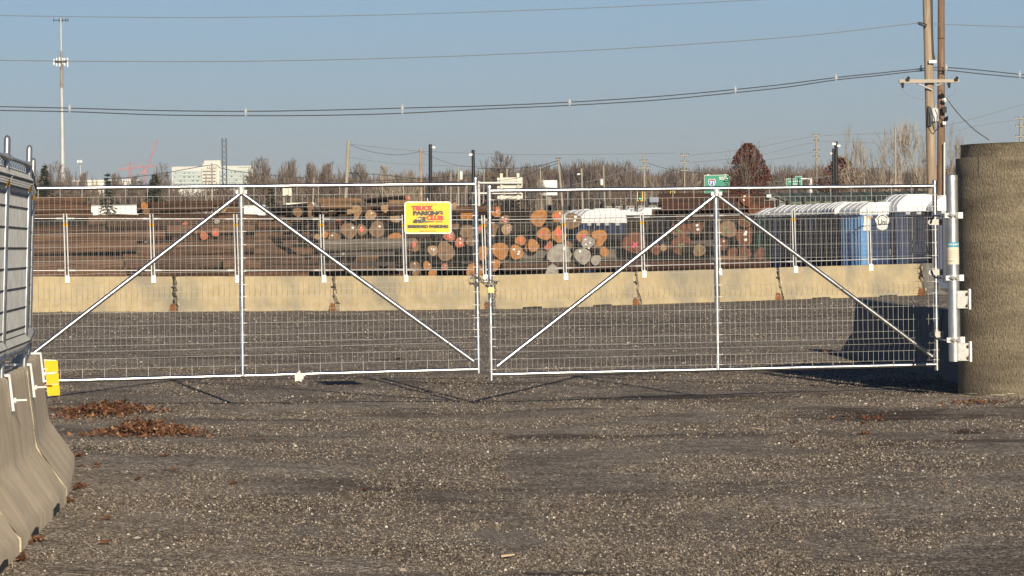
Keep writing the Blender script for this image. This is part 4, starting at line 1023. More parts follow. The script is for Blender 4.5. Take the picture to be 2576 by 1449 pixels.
# ------------------------------------------------------------------ trees
def branchy(b, p, d, L, r, lev, rnd, spread, kids, minr, upb=.12, shrink=.68):
    pts = [p]; q = p; dd = d.copy(); rs = [r]; n = 3 if lev > 1 else 2
    for i in range(n):
        dd = (dd + Vector((rnd.gauss(0,.13), rnd.gauss(0,.13), rnd.gauss(0,.06)+upb))).normalized()
        q = q + dd*(L/n); pts.append(q); rs.append(max(minr, r*(1-.55*(i+1)/n)))
    b.path(pts, rs, 5 if lev >= 4 else 3, False)
    if lev <= 0: return
    for k in range(kids):
        t = (.35 + .65*(k+rnd.random())/kids) if lev < 5 else (.3+.7*(k+.5)/kids); i = min(n-1, int(t*n)); bp = pts[i].lerp(pts[i+1], t*n-i)
        ax = Vector((rnd.gauss(0,1), rnd.gauss(0,1), 0)).normalized(); ax = (ax - dd*ax.dot(dd)).normalized()
        nd = (dd*math.cos(spread*rnd.uniform(.6,1.3)) + ax*math.sin(spread*rnd.uniform(.7,1.2))).normalized()
        branchy(b, bp, nd, L*shrink*rnd.uniform(.75,1.15), max(minr, rs[i+1]*.62), lev-1, rnd, spread, kids, minr, upb, shrink)
def crown_tree(seed, lev, kids, spread, minr, trunk_h, H, upb=.12, shrink=.7, multi=1, tr=.16, env=0):
    """bare tree with unit-free metres: returns (trunk MB, crown MB) of height about H"""
    rnd = random.Random(seed); t = MB(); c = MB()
    for m in range(multi):
        off = Vector((rnd.gauss(0,.25), rnd.gauss(0,.25), 0)) if multi > 1 else Vector()
        dd = Vector((rnd.gauss(0,.05 if multi == 1 else .2), rnd.gauss(0,.05 if multi == 1 else .2), 1)).normalized()
        top = off + dd*trunk_h; t.path([off-Vector((0,0,.4)), off+dd*trunk_h*.5+Vector((rnd.gauss(0,.05),0,0)), top], [tr, tr*.85, tr*.7], 7, False)
        for k in range(kids):
            a = 2*math.pi*(k+rnd.random()*.6)/kids; nd = Vector((math.cos(a)*math.sin(spread), math.sin(a)*math.sin(spread), math.cos(spread))).normalized()
            branchy(c, top - dd*trunk_h*.25*rnd.random(), nd, H*.36, tr*.5, lev, rnd, spread, kids, minr, upb, shrink)
        branchy(c, top, dd, H*.4, tr*.6, lev, rnd, spread, kids, minr, upb, shrink)
    zs = sorted(v[2] for v in c.v); z9 = zs[int(len(zs)*.985)]; zm = zs[-1]; k = H*.96/z9
    def zf(z): return z*k if z < z9 else H*.96 + (z-z9)/(zm-z9+1e-6)*H*.05
    cx_ = sum(v[0] for v in c.v)/len(c.v); cy_ = sum(v[1] for v in c.v)/len(c.v)
    c.v = [(x*k, y*k, zf(z)) for x, y, z in c.v]; t.v = [(x*k, y*k, z*k) for x, y, z in t.v]
    if env:
        NB_ = 14; bins = [[] for _ in range(NB_)]
        for x, y, z in c.v: bins[max(0, min(NB_-1, int(z/H*NB_)))].append(math.hypot(x-cx_*k, y-cy_*k))
        r9 = [sorted(q)[int(len(q)*.9)] if len(q) > 20 else None for q in bins]
        for i in range(NB_):
            if r9[i] is None: r9[i] = next((r9[j] for j in list(range(i, NB_))+list(range(i, -1, -1)) if r9[j]), 1)
        def fac(z):
            u = max(0, min(NB_-1.001, z/H*NB_-.5)); i = int(u); r_ = lerp(r9[i], r9[min(NB_-1, i+1)], u-i); h = z/H
            tgt = env*H*math.sqrt(max(.06, 1-((h-.60)/.46)**2)) if h > .2 else r_
            return min(2.2, max(.35, tgt/max(r_, .05)))
        c.v = [((x-cx_*k*min(1,z/H*2))*fac(z)*1.0, (y-cy_*k*min(1,z/H*2))*fac(z), z) for x, y, z in c.v]
    return t, c
def proto(t, c, tm, cm, nm='bare_tree'):
    root = bpy.data.objects.new(nm, None)
    a = t.build('trunk', tm, None, True); a.parent = root; a.location = (0,0,0)
    bb = c.build('crown', cm, None); bb.parent = root; bb.location = (0,0,0)
    xs = [v[0] for v in c.v]; return root, (max(xs)-min(xs))
PROT = {}
def getp(key):
    if key not in PROT:
        if key[0] == 'r': t, c = crown_tree(key[1]*3+1, 4, 5, .62, .026, 2.0, 10, .02, .68, env=.40); cm = TWIG
        elif key[0] == 'u': t, c = crown_tree(key[1]+50, 4, 5, .55, .030, 1.8, 10, .04, .68, env=.27); cm = TWIG
        elif key[0] == 'l': t, c = crown_tree(key[1]+90, 4, 3, .42, .019, 1.6, 10, .06, .70, multi=1, tr=.2, env=.30); cm = TWIGL
        elif key[0] == 'b': t, c = crown_tree(key[1]+120, 4, 5, .5, .028, 1.0, 10, .08, .68, multi=1, tr=.13, env=.34); cm = TWIGL
        PROT[key] = proto(t, c, TRUNK if key[0] in 'ru' else mat('pale_bark', (.22,.19,.15), (.36,.31,.25), 8, .9), cm)
    return PROT[key]
def tree(key, px, py, wpx, D, label, group='bare trees beyond the yard'):
    root, w0 = getp(key); used = root.users_collection
    g = G(px, D); H = (P(px, py, D).z - g.z); sx = 1.12*wpx*D/F/w0
    r = root.copy(); col.objects.link(r); r.location = g; r.scale = (sx, sx, H/10); r.rotation_euler = (0,0,(px*1.7) % 6.28 if key[0] != 'u' else 0)
    for ch in root.children: c = ch.copy(); col.objects.link(c); c.parent = r
    tag(r, label, 'tree', group)
BT = [(('r',1),145,404,95,301,'bare tree behind the base of the tall mast'),(('r',2),92,425,60,302,'bare tree left of the tall mast'),(('u',3),225,428,55,305,'thin bare tree right of the small mast'),(('r',3),180,420,60,303,'low bare tree between the two masts'),
(('u',4),300,432,60,307,'bare tree beneath the crane tower'),(('r',2),402,408,75,301,'bare tree covering the end of the crane jib'),(('u',3),352,436,50,305,'small bare tree under the luffing crane'),
(('u',1),655,392,78,300,'bare tree just right of the white hospital'),(('u',2),732,396,72,300,'second bare tree right of the hospital'),(('u',4),790,405,58,300,'third bare tree right of the hospital'),(('u',3),842,404,72,300,'bare tree left of the leaning pole'),(('u',1),902,407,72,300,'bare tree right of the leaning pole'),
(('b',1),975,415,95,301,'pale bushy bare tree left of the rusty pole'),(('b',2),1035,422,75,301,'pale bushy bare tree beside the rusty pole'),(('u',2),1120,424,70,303,'bare tree between the two black lamp posts'),(('r',1),1265,379,115,306,'large round bare tree right of the second black lamp post'),(('r',3),1330,410,85,301,'bare tree between white sign backs'),
(('l',1),1640,432,75,330,'pale forked tree left of the green highway sign'),(('l',2),1735,430,80,330,'pale forked tree behind the green highway sign'),(('l',3),1365,440,50,286,'slim tree in front of the distant white panel'),
(('l',1),2160,308,110,240,'tall pale bare tree right of the black twin posts'),(('l',2),2222,322,95,245,'pale bare tree between the tall pale ones'),(('l',3),2285,293,120,235,'tallest pale bare tree left of the utility poles'),(('l',1),2415,303,95,240,'pale bare tree between utility pole and concrete pipe'),(('l',2),2335,330,70,250,'pale bare tree behind the utility poles'),(('b',1),2120,385,90,270,'low pale tree behind the black twin posts')]
for a in BT: tree(*a)
for k in PROT:
    for ch in list(PROT[k][0].children): bpy.data.objects.remove(ch)
    bpy.data.objects.remove(PROT[k][0])
def wood(name, x0, x1, Da, Db, hf, n, m, seed, r=.035):
    rnd = random.Random(seed); b = MB()
    pr = []
    for s in range(4):
        t, c = crown_tree(seed*10+s, 2, 6, .46, .034, 2.0, 10, .18, .72, env=.30); pr.append((t.v+c.v, t.f+[tuple(i+len(t.v) for i in f) for f in c.f]))
    for i in range(n):
        D = rnd.uniform(Da, Db); px = rnd.uniform(x0, x1); g = G(px, D); H = (P(px, hf(px), D).z-g.z)*rnd.uniform(.78,1.04); v, f = pr[i % 4]
        a = rnd.random()*6.28; ca, sa = math.cos(a), math.sin(a); k = H/10; w_ = k*rnd.uniform(.8,1.2)*min(1, 11/H); n0 = len(b.v)
        b.v += [(g.x+(x*ca-y*sa)*w_, g.y+(x*sa+y*ca)*w_, g.z+z*k) for x, y, z in v]; b.f += [tuple(q+n0 for q in ff) for ff in f]
    b.mi = [0]*len(b.f)
    o = b.build(name, m); tag(o, None, None, None, 'stuff')
def interp(pts):
    def f(x):
        if x <= pts[0][0]: return pts[0][1]
        for a, c in zip(pts, pts[1:]):
            if x <= c[0]: return lerp(a[1], c[1], (x-a[0])/(c[0]-a[0]))
        return pts[-1][1]
    return f
wood('distant_wood', 1080, 2620, 500, 640, interp([(1080,436),(1200,424),(1400,414),(1480,406),(1570,404),(1610,428),(1680,424),(1740,419),(2000,417),(2300,417),(2620,418)]), 620, WOODM, 3)
wood('roadside_thicket', 40, 2620, 312, 390, interp([(40,458),(600,462),(700,440),(1100,436),(1300,445),(1600,462),(2620,455)]), 560, WOODM, 5)
# trees that kept their russet leaves
def leafy(px, py, wpx, D, nl, seed, label, shape=1.0):
    g = G(px, D); H = P(px, py, D).z - g.z; W = wpx*D/F; rnd = random.Random(seed)
    root = thing('russet_tree', label, 'tree', g, 'trees with russet leaves')
    t, c = crown_tree(seed, 3, 4, .38, .012, H*.16, H, .25, .72)
    kx = W/(max(v[0] for v in c.v)-min(v[0] for v in c.v)); c.v = [(x*kx, y*kx, z) for x, y, z in c.v]
    a = t.build('trunk', TRUNK); a.parent = root; a.location = (0,0,0); c.build('branches', TWIG).parent = root
    for ch in root.children: ch.location = (0,0,0)
    b = MB()
    cl = [(rnd.gauss(0,1), rnd.gauss(0,1), rnd.random()) for _ in range(150)]
    for i in range(nl):
        h = rnd.random()**.8; env = (math.sin(math.pi*min(1, (h*.93+.07))**.62))**.8
        k = cl[rnd.randrange(150)]; h = min(.99, max(.1, k[2]+rnd.gauss(0,.045))); env = max(.07, (1-h)**.52*min(1, (h+.4)*1.25))*shape
        th = math.atan2(k[1], k[0])+rnd.gauss(0,.22); rr = env*W*.5*min(1.06, (.35+.6*abs(math.sin(k[0]*7+k[1]*5)))+rnd.gauss(0,.12))
        rr *= 1.5; p = Vector((rr*math.cos(th), rr*math.sin(th), H*(.14+.85*h))); s = rnd.uniform(.05,.11)
        m = Matrix.Rotation(rnd.random()*6.28, 3, 'Z') @ Matrix.Rotation(rnd.random()*3, 3, 'X')
        b.add([p+m@Vector(q) for q in ((-s,-s*.5,0),(s*.3,-s*.7,s*.2),(s,s*.3,0),(-s*.2,s*.7,-s*.1))], [(0,1,2,3)])
    o = b.build('leaves', REDLEAF); o.parent = root; o.location = (0,0,0)
leafy(1886, 356, 128, 240, 11000, 11, 'dense russet leaved tree beside the green highway sign')
leafy(2118, 393, 165, 260, 4200, 12, 'thinner russet leaved tree behind the black twin posts')
def spruce(px, py, wpx, D, seed, label, sparse=1.0, lean=0):
    g = G(px, D); H = P(px, py, D).z - g.z; W = wpx*D/F; rnd = random.Random(seed)
    root = thing('spruce', label, 'tree', g, 'spruces behind the logs')
    t = MB(); t.path([(0,0,-.3),(lean*.5,0,H*.5),(lean,0,H)], [.12,.07,.015], 6); a = t.build('trunk', TRUNK); a.parent = root; a.location = (0,0,0)
    b = MB(); n = int(H*6.5*sparse)
    for i in range(n):
        h = .10+.9*i/n; R0 = W*.5*(1-h)**.85*rnd.uniform(.75,1.15)+.05
        for k in range(8):
            if rnd.random() > .93: continue
            th = rnd.random()*6.28; rr = R0*rnd.uniform(.7,1.1); L = int(4+rr*6)
            for j in range(L):
                f_ = (j+.5)/L; p = Vector((lean*h+rr*f_*math.cos(th), rr*f_*math.sin(th), H*h + .10*rr - .38*rr*f_*f_))
                for q in range(3):
                    s = rnd.uniform(.06,.13); d = Vector((math.cos(th+rnd.gauss(0,.8)), math.sin(th+rnd.gauss(0,.8)), rnd.gauss(-.15,.35))); e = Vector((-d.y, d.x, rnd.gauss(0,.5)))*.35
                    b.add([p-e*s, p+d*s*1.6, p+e*s], [(0,1,2)])
    o = b.build('needles', NEEDLE); o.parent = root; o.location = (0,0,0)
spruce(116, 413, 150, 205, 1, 'broad dark spruce at the left next to the near fence')
spruce(270, 432, 85, 185, 2, 'slim ragged spruce standing before the white trailer', .75, .1)
spruce(392, 436, 170, 215, 3, 'wide spruce behind the upper left logs')
spruce(684, 468, 90, 185, 4, 'small spruce between the two trailers and the white building', .8)
# ------------------------------------------------------------------ trailers, small buildings
def trailer(px0, px1, pyt, D, label, h=2.9):
    a, c = P(px0, pyt, D), P(px1, pyt, D); W = c.x-a.x; zt = (a.z+c.z)/2; g = gz((a.x+c.x)/2, D); m = Vector(((a.x+c.x)/2, D+1.25, g))
    root = thing('box_trailer', label, 'trailer', m, 'white trailers behind the logs')
    b = MB(); b.box((m.x, m.y, zt-h/2), W, 2.5, h); b.build('box_body', WHITE, root)
    b = MB(); b.box((m.x, m.y, zt+.02), W+.06, 2.56, .06); b.box((m.x, m.y-1.27, zt-h), W, .08, .12); b.build('edge_rail', GREYP, root)
    for s_ in (.15,.27,.82):
        b = MB(); x = a.x+W*s_; b.tube((x, m.y-1.2, g+.5), (x, m.y-.9, g+.5), .5, None, 16); b.build('wheel', BLACK, root, True)
trailer(213, 356, 518, 200, 'longer white trailer behind the slim spruce')
trailer(603, 668, 518, 205, 'short white trailer right of the left centre post')
def small_building():
    D = 198; a, c = P(700, 519, D), P(767, 519, D); g = gz(a.x, D); m = Vector(((a.x+c.x)/2, D+2, g)); W = c.x-a.x; zt = a.z
    root = thing('white_shed', 'small white building with a dark doorway behind the logs', 'building', m)
    b = MB(); b.box((m.x+.3, m.y, (zt+g)/2), W*.72, 4, zt-g); b.build('wall', WHITE, root)
    b = MB(); b.box((m.x+.5, m.y, zt+.1), W*1.05, 4.4, .18); b.build('roof', CREAM, root)
    for dx in (-.10, .02):
        b = MB(); b.box((m.x+dx*W, D-.03, zt-.55), .18, .06, .75); b.build('window', BLACK, root)
small_building()
def green_hall():
    GR = mat('green_metal_roof', (.075,.095,.060), (.10,.125,.08), .8, .6); DT = mat('dark_trim', (.03,.035,.03), None, rough=.6)
    D = 168; e0, e1 = P(1905, 507, D), P(2440, 503, D); r0_, r1_ = P(1930, 484, D+7), P(2440, 481, D+7)
    ze = (e0.z+e1.z)/2; zr = (r0_.z+r1_.z)/2; g = gz(e0.x, D)
    root = thing('green_roofed_hall', 'long low hall with a dull green metal roof and a front gable', 'building', Vector(((e0.x+e1.x)/2, D+4, g)))
    b = MB(); b.quad((e0.x,D,ze),(e1.x,D,ze),(e1.x,D+7,zr),(e0.x+.2,D+7,zr)); b.quad((e0.x+.2,D+7,zr),(e1.x,D+7,zr),(e1.x,D+14,ze),(e0.x,D+14,ze)); b.box(((e0.x+e1.x)/2, D-.02, ze-.06), e1.x-e0.x, .1, .12)
    n = int((e1.x-e0.x)/.6)
    for i in range(n): x = e0.x+.4+i*.6; b.tube((x,D,ze+.02),(x,D+7,zr+.02),.018,None,4)
    b.build('roof', GR, root)
    b = MB(); b.box(((e0.x+e1.x)/2, D+7, (ze+g)/2-.1), e1.x-e0.x-.6, 13, ze-g-.2); b.build('wall', CREAM, root)
    a, p, c = P(1882, 508, D-2), P(1931, 483, D-2), P(1992, 509, D-2)
    b = MB(); b.path([a, p, c], .09, 4); q = Vector((0,5,0)); b.quad(a, p, p+q, a+q); b.quad(p, c, c+q, p+q); b.build('gable_roof', DT, root)
    b = MB(); b.add([a+Vector((.15,.1,0)), c+Vector((-.15,.1,0)), p+Vector((0,.1,-.15))], [(0,1,2)]); b.box(((a.x+c.x)/2, D-1.5, (a.z+g)/2), c.x-a.x-.6, .6, a.z-g); b.build('gable_wall', mat('gable_grey', (.22,.22,.2), None, rough=.8), root)
    b = MB(); l = P(1934, 493, D-2.15); b.box(l, .22, .2, .14); b.build('gable_lamp', WPAINT, root)
green_hall()
def chips():
    rnd = random.Random(8); b = MB(); D = 112; a, c = P(1892, 512, D), P(2052, 514, D); g = gz(a.x, D)
    vs = []; n = 26
    for j, (t, h) in enumerate([(-2.5,0),(-1.2,.7),(-.3,.97),(.6,1),(2,.6),(3,0)]):
        for i in range(n+1): x = lerp(a.x-1, c.x+1, i/n); e = min(1, min(i, n-i)/5+.25); vs.append((x, D+t, g+(a.z-g)*h*(.92+.12*noise.noise(Vector((x*1.3,t,4))))*e))
    b.add(vs, [(j*(n+1)+i, j*(n+1)+i+1, (j+1)*(n+1)+i+1, (j+1)*(n+1)+i) for j in range(5) for i in range(n)])
    o = b.build('wood_chip_heap', mat('wood_chips', (.14,.09,.06), (.42,.31,.22), 9, .95, 0, 1, 16), loc=(a.x, D, g)); tag(o, 'long low heap of brown wood chips in front of the green roofed hall', 'wood chip heap')
chips()
# ------------------------------------------------------------------ poles
def pole(nm, px0, py0, px1, D, wpx, m, label, cat='utility pole', group='poles beyond the yard', arms=(), lamps=(), cans=(), extra=None):
    t = P(px0, py0, D); bt = P(px1, 505, D); g = gz(bt.x, D); k = (bt.z-g)/(t.z-bt.z); ft = Vector((bt.x+(bt.x-t.x)*k, D, g-.2))
    root = thing(nm, label, cat, Vector((ft.x, D, g)), group); r = wpx*D/F/2
    b = MB(); b.path([ft, ft.lerp(t, .5), t], [r*1.15, r*1.05, r*.92], 12); b.build('pole_shaft', m, root, True)
    def ax(py): 
        c = t.lerp(bt, (py-py0)/(505-py0)); return c
    for py, half in arms:
        c = ax(py); h = half*D/F
        b = MB(); b.box(c+Vector((0,-r-.06,0)), 2*h, .10, .09); ar = b.build('crossarm', m if m is not BPOLE else GPOLE, root)
        for dx in (-.9,-.45,.45,.9): b = MB(); b.tube(c+Vector((dx*h,-r-.06,.065)), c+Vector((dx*h,-r-.06,.18)), .035, .025, 6); b.build('insulator', BLACK, ar)
    for dx, py, sz in lamps:
        c = ax(py); d = dx*D/F; w_ = sz*D/F
        b = MB(); b.tube(c, c+Vector((d,-.1,0)), .03, None, 6); l = b.build('lamp_arm', GREYP, root)
        b = MB(); b.box(c+Vector((d,-.15,0)), w_, w_*.6, w_*.62); b.box(c+Vector((d,-.15-w_*.3,-.02)), w_*.8, .02, w_*.45); b.build('lamp_head', WPAINT, l)
    for dx, ya, yb, wc, cm in cans:
        a, c = ax(ya)+Vector((dx*D/F,-r,0)), ax(yb)+Vector((dx*D/F,-r,0)); rc = wc*D/F/2
        b = MB(); b.path([c, c+Vector((0,0,.03)), a-Vector((0,0,.03)), a, a+Vector((0,0,.05))], [rc*.93,rc,rc,rc*.97,rc*.4], 14); tk = b.build('transformer', cm, root, True)
        b = MB(); b.tube(a+Vector((rc*.4,0,.0)), a+Vector((rc*.4,0,rc*.9)), .035, .02, 6); b.build('bushing', ZINC, tk)
    return root, ax, r
pole('utility_pole', 877, 353, 869, 170, 9, GPOLE, 'leaning greenish wood pole with a dark hanging lamp above the middle stack', arms=())
b = MB(); a = P(880, 436, 169.9)
b.path([a, a+Vector((.35,-.1,.02)), a+Vector((.62,-.1,-.35))], .035, 5); b.box(a+Vector((.24,-.15,-.12)), .22, .2, .3)
o = b.build('hanging_lamp', BPOLE, loc=a); tag(o, 'dark floodlight on an arm of the leaning greenish pole', 'lamp')
pole('utility_pole', 1058, 375, 1060, 190, 7, mat('rusty_pale_pole', (.45,.36,.26), (.30,.15,.07), 1.2, .8), 'pale pole with rusty patches left of the first black lamp post')
pole('lamp_post', 1082.5, 363, 1083, 150, 9.5, BPOLE, 'taller black lamp post above the yellow sign', 'lamp post', 'black lamp posts', lamps=((9,371,7),))
pole('lamp_post', 1190, 377, 1192, 155, 9, BPOLE, 'black lamp post just left of the gate stile', 'lamp post', 'black lamp posts', lamps=((-6,389,8),))
pole('lamp_post', 2103, 356, 2104, 150, 9.5, BPOLE, 'taller black post of the pair before the russet tree', 'lamp post', 'black lamp posts', lamps=((-6,362,9),(6,367,8)))
pole('lamp_post', 2096.5, 374, 2098, 153, 7.5, BPOLE, 'shorter black post of the pair before the russet tree', 'lamp post', 'black lamp posts', lamps=((-8,386,6),))
pole('lamp_post', 1437, 437, 1437, 200, 6, BPOLE, 'short black post between white panel and traffic signals', 'lamp post', 'black lamp posts')
pole('lamp_post', 1470, 437, 1471, 200, 4.5, BPOLE, 'thin black post right behind a wooden pole', 'lamp post', 'black lamp posts')
pole('lamp_post', 1992, 441, 1993, 190, 4, BPOLE, 'thin black post in front of the left half of the small green sign', 'lamp post', 'black lamp posts')
pole('lamp_post', 2009, 447, 2009, 190, 4, BPOLE, 'thin black post in front of the middle of the small green sign', 'lamp post', 'black lamp posts')
for (a, b_, c, D, w_, lab, kw) in [
 (790,446,787,260,4,'short grey pole left of the leaning greenish one',{}),(1153,419,1153,240,5,'grey pole with a white transformer left of the gate stile',dict(cans=((7,432,452,8,WHITE),))),(1134,437,1134,280,3.5,'thin pale pole between the two black lamp posts',{}),
 (1218,425,1216,290,3.5,'thin pole showing between the gate leaves',{}),(1275,421,1276,290,4.5,'thin pole rising behind the big sign back',{}),(1359,420,1362,290,4,'slim pole before the distant white panel',{}),
 (1404,397,1414,280,6,'leaning pole with several guy wires',dict(arms=((402,6),))),(1463,424,1465,230,5,'wood pole with a lamp left of the thin black post',dict(lamps=((-8,438,6),))),(1518,416,1521,240,4.5,'pale pole with a small white transformer',dict(cans=((-6,452,466,8,WHITE),))),
 (1619.5,388,1622,290,5.5,'utility pole with two crossarms left of the green highway sign',dict(arms=((406,11),(423,16)))),(1722,390,1722,296,3.5,'distant pole with two crossarms beside the green highway sign',dict(arms=((391,11),(409,10),(429,10)))),
 (2053,341,2056,290,5,'tall pole with crossarms left of the black twin posts',dict(arms=((342,10),(357,7),(381,8),(397,9)))),(2174,372,2175,240,2.6,'very thin pole among the tall pale trees',{}),(2252,318,2253,230,5,'pale pole between the tall pale trees',{}),
 (2567,296,2567,300,7,'far pole with crossarms above the concrete pipe',dict(arms=((298,16),(318,14),(344,14)))),(533,411,533,300,4,'brown pole in front of the hospital',dict(arms=((424,12),))),(518,436,518,310,3.5,'short pole left of the brown one at the hospital',{}),(612,436,612,320,3,'thin pole at the right end of the hospital',{}),
 (2036,461,2037,200,6,'short whitish post right of the small green sign',{}),(1172,452,1171,260,3,'thin light pole left of the black lamp post at the stile',{})]:
    pole('utility_pole', a, b_, c, D, w_, GPOLE if w_ > 3.2 else mat('grey_thin_pole', (.30,.28,.25), None, rough=.8), lab, **kw)
# the two big utility poles on the right
UD = 136
def bigpoles():
    r1, ax1, ra = pole('utility_pole', 2330, -70, 2346, UD, 23, UPOLE, 'big pale utility pole with crossarm, transformer and black conduit', group='big utility poles on the right', cans=((9,274,306,21,mat('transformer_grey', (.55,.57,.57), (.64,.66,.66), 8, .5)),))
    W_ = lambda x, y, d=0: P(x, y, UD-.3-d)
    def part(nm, m, fn, par=r1): b = MB(); fn(b); return b.build(nm, m, par)
    arm = part('crossarm', mat('pale_arm_wood', (.38,.33,.26), (.47,.41,.34), 4, .8, stretch=(.3,3,3)), lambda b: b.prism([(-75,5),(75,3.5),(75,-4),(-75,-4.5)], lambda u, v, t: W_(2337, 204)+Vector((u*UD/F, t, v*UD/F)), -.1, .1))
    part('arm_brace', GREYP, lambda b: b.tube(W_(2306,209), W_(2345,226), .035, None, 5)); part('arm_brace', GREYP, lambda b: b.tube(W_(2374,208), W_(2355,216), .03, None, 5))
    for x0, x1 in ((2270,2283),(2387,2405)):
        part('fuse_cutout', BLACK, lambda b: (b.tube(W_(x0,208,.1), W_(x0+1,221,.1), .07, .05, 6), b.box(W_(x0,211,.1), .14, .1, .08)), arm)
        part('lightning_arrester', BLACK, lambda b: (b.tube(W_(x1,203,.1), W_(x1+3,193,.1), .08, .06, 6), b.tube(W_(x1-4,203,.1), W_(x1,200,.1), .06, None, 6)), arm)
    part('jumper_wire', GWIRE, lambda b: b.path([W_(2270,221),W_(2275,232),W_(2296,245),W_(2331,253)], .013, 4)); part('jumper_wire', GWIRE, lambda b: b.path([W_(2401,219),W_(2404,230),W_(2396,240),W_(2380,246)], .013, 4))
    part('jumper_wire', GWIRE, lambda b: b.path([W_(2271,202),W_(2275,190),W_(2283,185),W_(2287,192)], .012, 4)); part('jumper_wire', GWIRE, lambda b: b.path([W_(2390,202),W_(2395,190),W_(2402,186),W_(2406,192)], .012, 4))
    part('conduit', BPOLE, lambda b: b.path([P(2342,-70,UD-.1), P(2343.5,60,UD-.1), P(2346,130,UD-.1), P(2350,152,UD-.1)], .055, 8))
    part('cable_guard', BPOLE, lambda b: b.prism([(-3,-24),(6,-24),(6,22),(-2,26)], lambda u, v, t: P(2336, 293, UD-.1)+Vector((u*UD/F, t, v*UD/F)), -.22, .1))
    part('standoff_bracket', BPOLE, lambda b: b.path([W_(2331,65), W_(2316,60), W_(2309,58)], [.07,.07,.05], 6))
    part('lead_wire', BPOLE, lambda b: b.path([W_(2343,276,.3), W_(2347,290,.4), W_(2345,310,.3), W_(2349,327,.2), W_(2355,330,.2)], .018, 5)); part('lead_wire', BPOLE, lambda b: b.path([W_(2352,275,.4), W_(2358,290,.4), W_(2357,305,.3), W_(2362,320,.2), W_(2353,330,.2)], .018, 5))
    part('pole_bolt_plate', WPAINT, lambda b: b.box(W_(2346,155), .3, .1, .12))
    r2, ax2, rb = pole('utility_pole', 2368, -70, 2367, UD+1.5, 18.5, UPOLE2, 'darker brown utility pole standing right behind the pale one', group='big utility poles on the right')
    V_ = lambda x, y, d=0: P(x, y, UD+1.1-d)
    part('cable_clamp', WPAINT, lambda b: b.path([V_(2376,247), V_(2377,252), V_(2376,257)], [.09,.13,.07], 8), r2)
    part('pole_box', BLACK, lambda b: b.box(V_(2376,276), .16, .2, .24), r2); part('lamp_cone', BPOLE, lambda b: b.path([V_(2376,297), V_(2379,300), V_(2384,303)], [.05,.18,.02], 6), r2)
    part('white_tag', WPAINT, lambda b: b.box(V_(2375,309), .12, .1, .14), r2)
    part('conduit', WPAINT, lambda b: b.path([V_(2376,358), V_(2376,420), V_(2376,500)], .03, 6), r2)
bigpoles()
def cable(nm, pts, D, r, m, label, group=None, cat='power line'):
    P3 = [P(x, y, D if not isinstance(D, tuple) else lerp(D[0], D[1], (x-pts[0][0])/(pts[-1][0]-pts[0][0]))) for x, y in pts]
    out = []
    for i in range(len(P3)-1):
        p0, p1, p2, p3 = P3[max(0,i-1)], P3[i], P3[i+1], P3[min(len(P3)-1,i+2)]
        for k in range(6):
            t = k/6; out.append(.5*((2*p1)+(p2-p0)*t+(2*p0-5*p1+4*p2-p3)*t*t+(3*p1-p0-3*p2+p3)*t*t*t))
    out.append(P3[-1]); b = MB(); b.path(out, r, 5, False); o = b.build(nm, m, loc=P3[0]); 
    if label: tag(o, label, cat, group)
    return o
GL = 'overhead lines crossing the sky'
cable('power_line', [(-60,38),(200,42),(500,44),(900,39),(1300,27),(1600,15),(1900,0),(2080,-10)], 140, .014, GWIRE, 'uppermost thin grey wire leaving the frame at the top', GL)
cable('power_line', [(-60,151),(200,154),(450,155),(700,153),(1000,146),(1300,135),(1600,120),(2000,92),(2309,58)], 136, .016, GWIRE, 'thin grey wire running to the bracket of the pale pole', GL)
cable('power_line', [(2345,60),(2450,64),(2640,70)], 136, .014, GWIRE, 'thin grey wire going right from the big poles', GL)
up_ = [(-60,267),(175,272),(400,278),(618,280),(820,277),(1012,272),(1230,266),(1433,257),(1650,243),(1850,225),(1980,211),(2103,195),(2210,184),(2317,173),(2380,170),(2470,177),(2565,187),(2650,196)]
lo_ = [(-60,277),(175,281),(400,289),(618,291),(820,290),(1012,285),(1230,274),(1433,265),(1650,252),(1850,233),(1980,219),(2103,201),(2210,190),(2317,178),(2380,177),(2470,186),(2565,195),(2650,203)]
sp = thing('spacer_cable', 'pair of thick black cables held apart by spacers across the whole sky', 'power line', P(618, 285, 137), GL)
for q in (up_, lo_):
    o = cable('wire', q, 137, .021, CABLE, None); o.parent = sp; o.location = o.location - sp.location
for x in (175,618,1012,1433,1850,2103,2317,2380,2565):
    a = [y for X_, y in up_ if X_ == x][0]; c = [y for X_, y in lo_ if X_ == x][0]
    b = MB(); b.tube(P(x, a-9, 137), P(x, a-1, 137), .025, .04, 6); b.tube(P(x, a-1.5, 137), P(x, a+4, 137), .07, .06, 8); b.tube(P(x, a+3, 137), P(x, c+2, 137), .03, None, 6)
    b.build('spacer', mat('spacer_grey', (.45,.46,.48), None, rough=.6) if x == 175 else bpy.data.materials['spacer_grey'], sp)
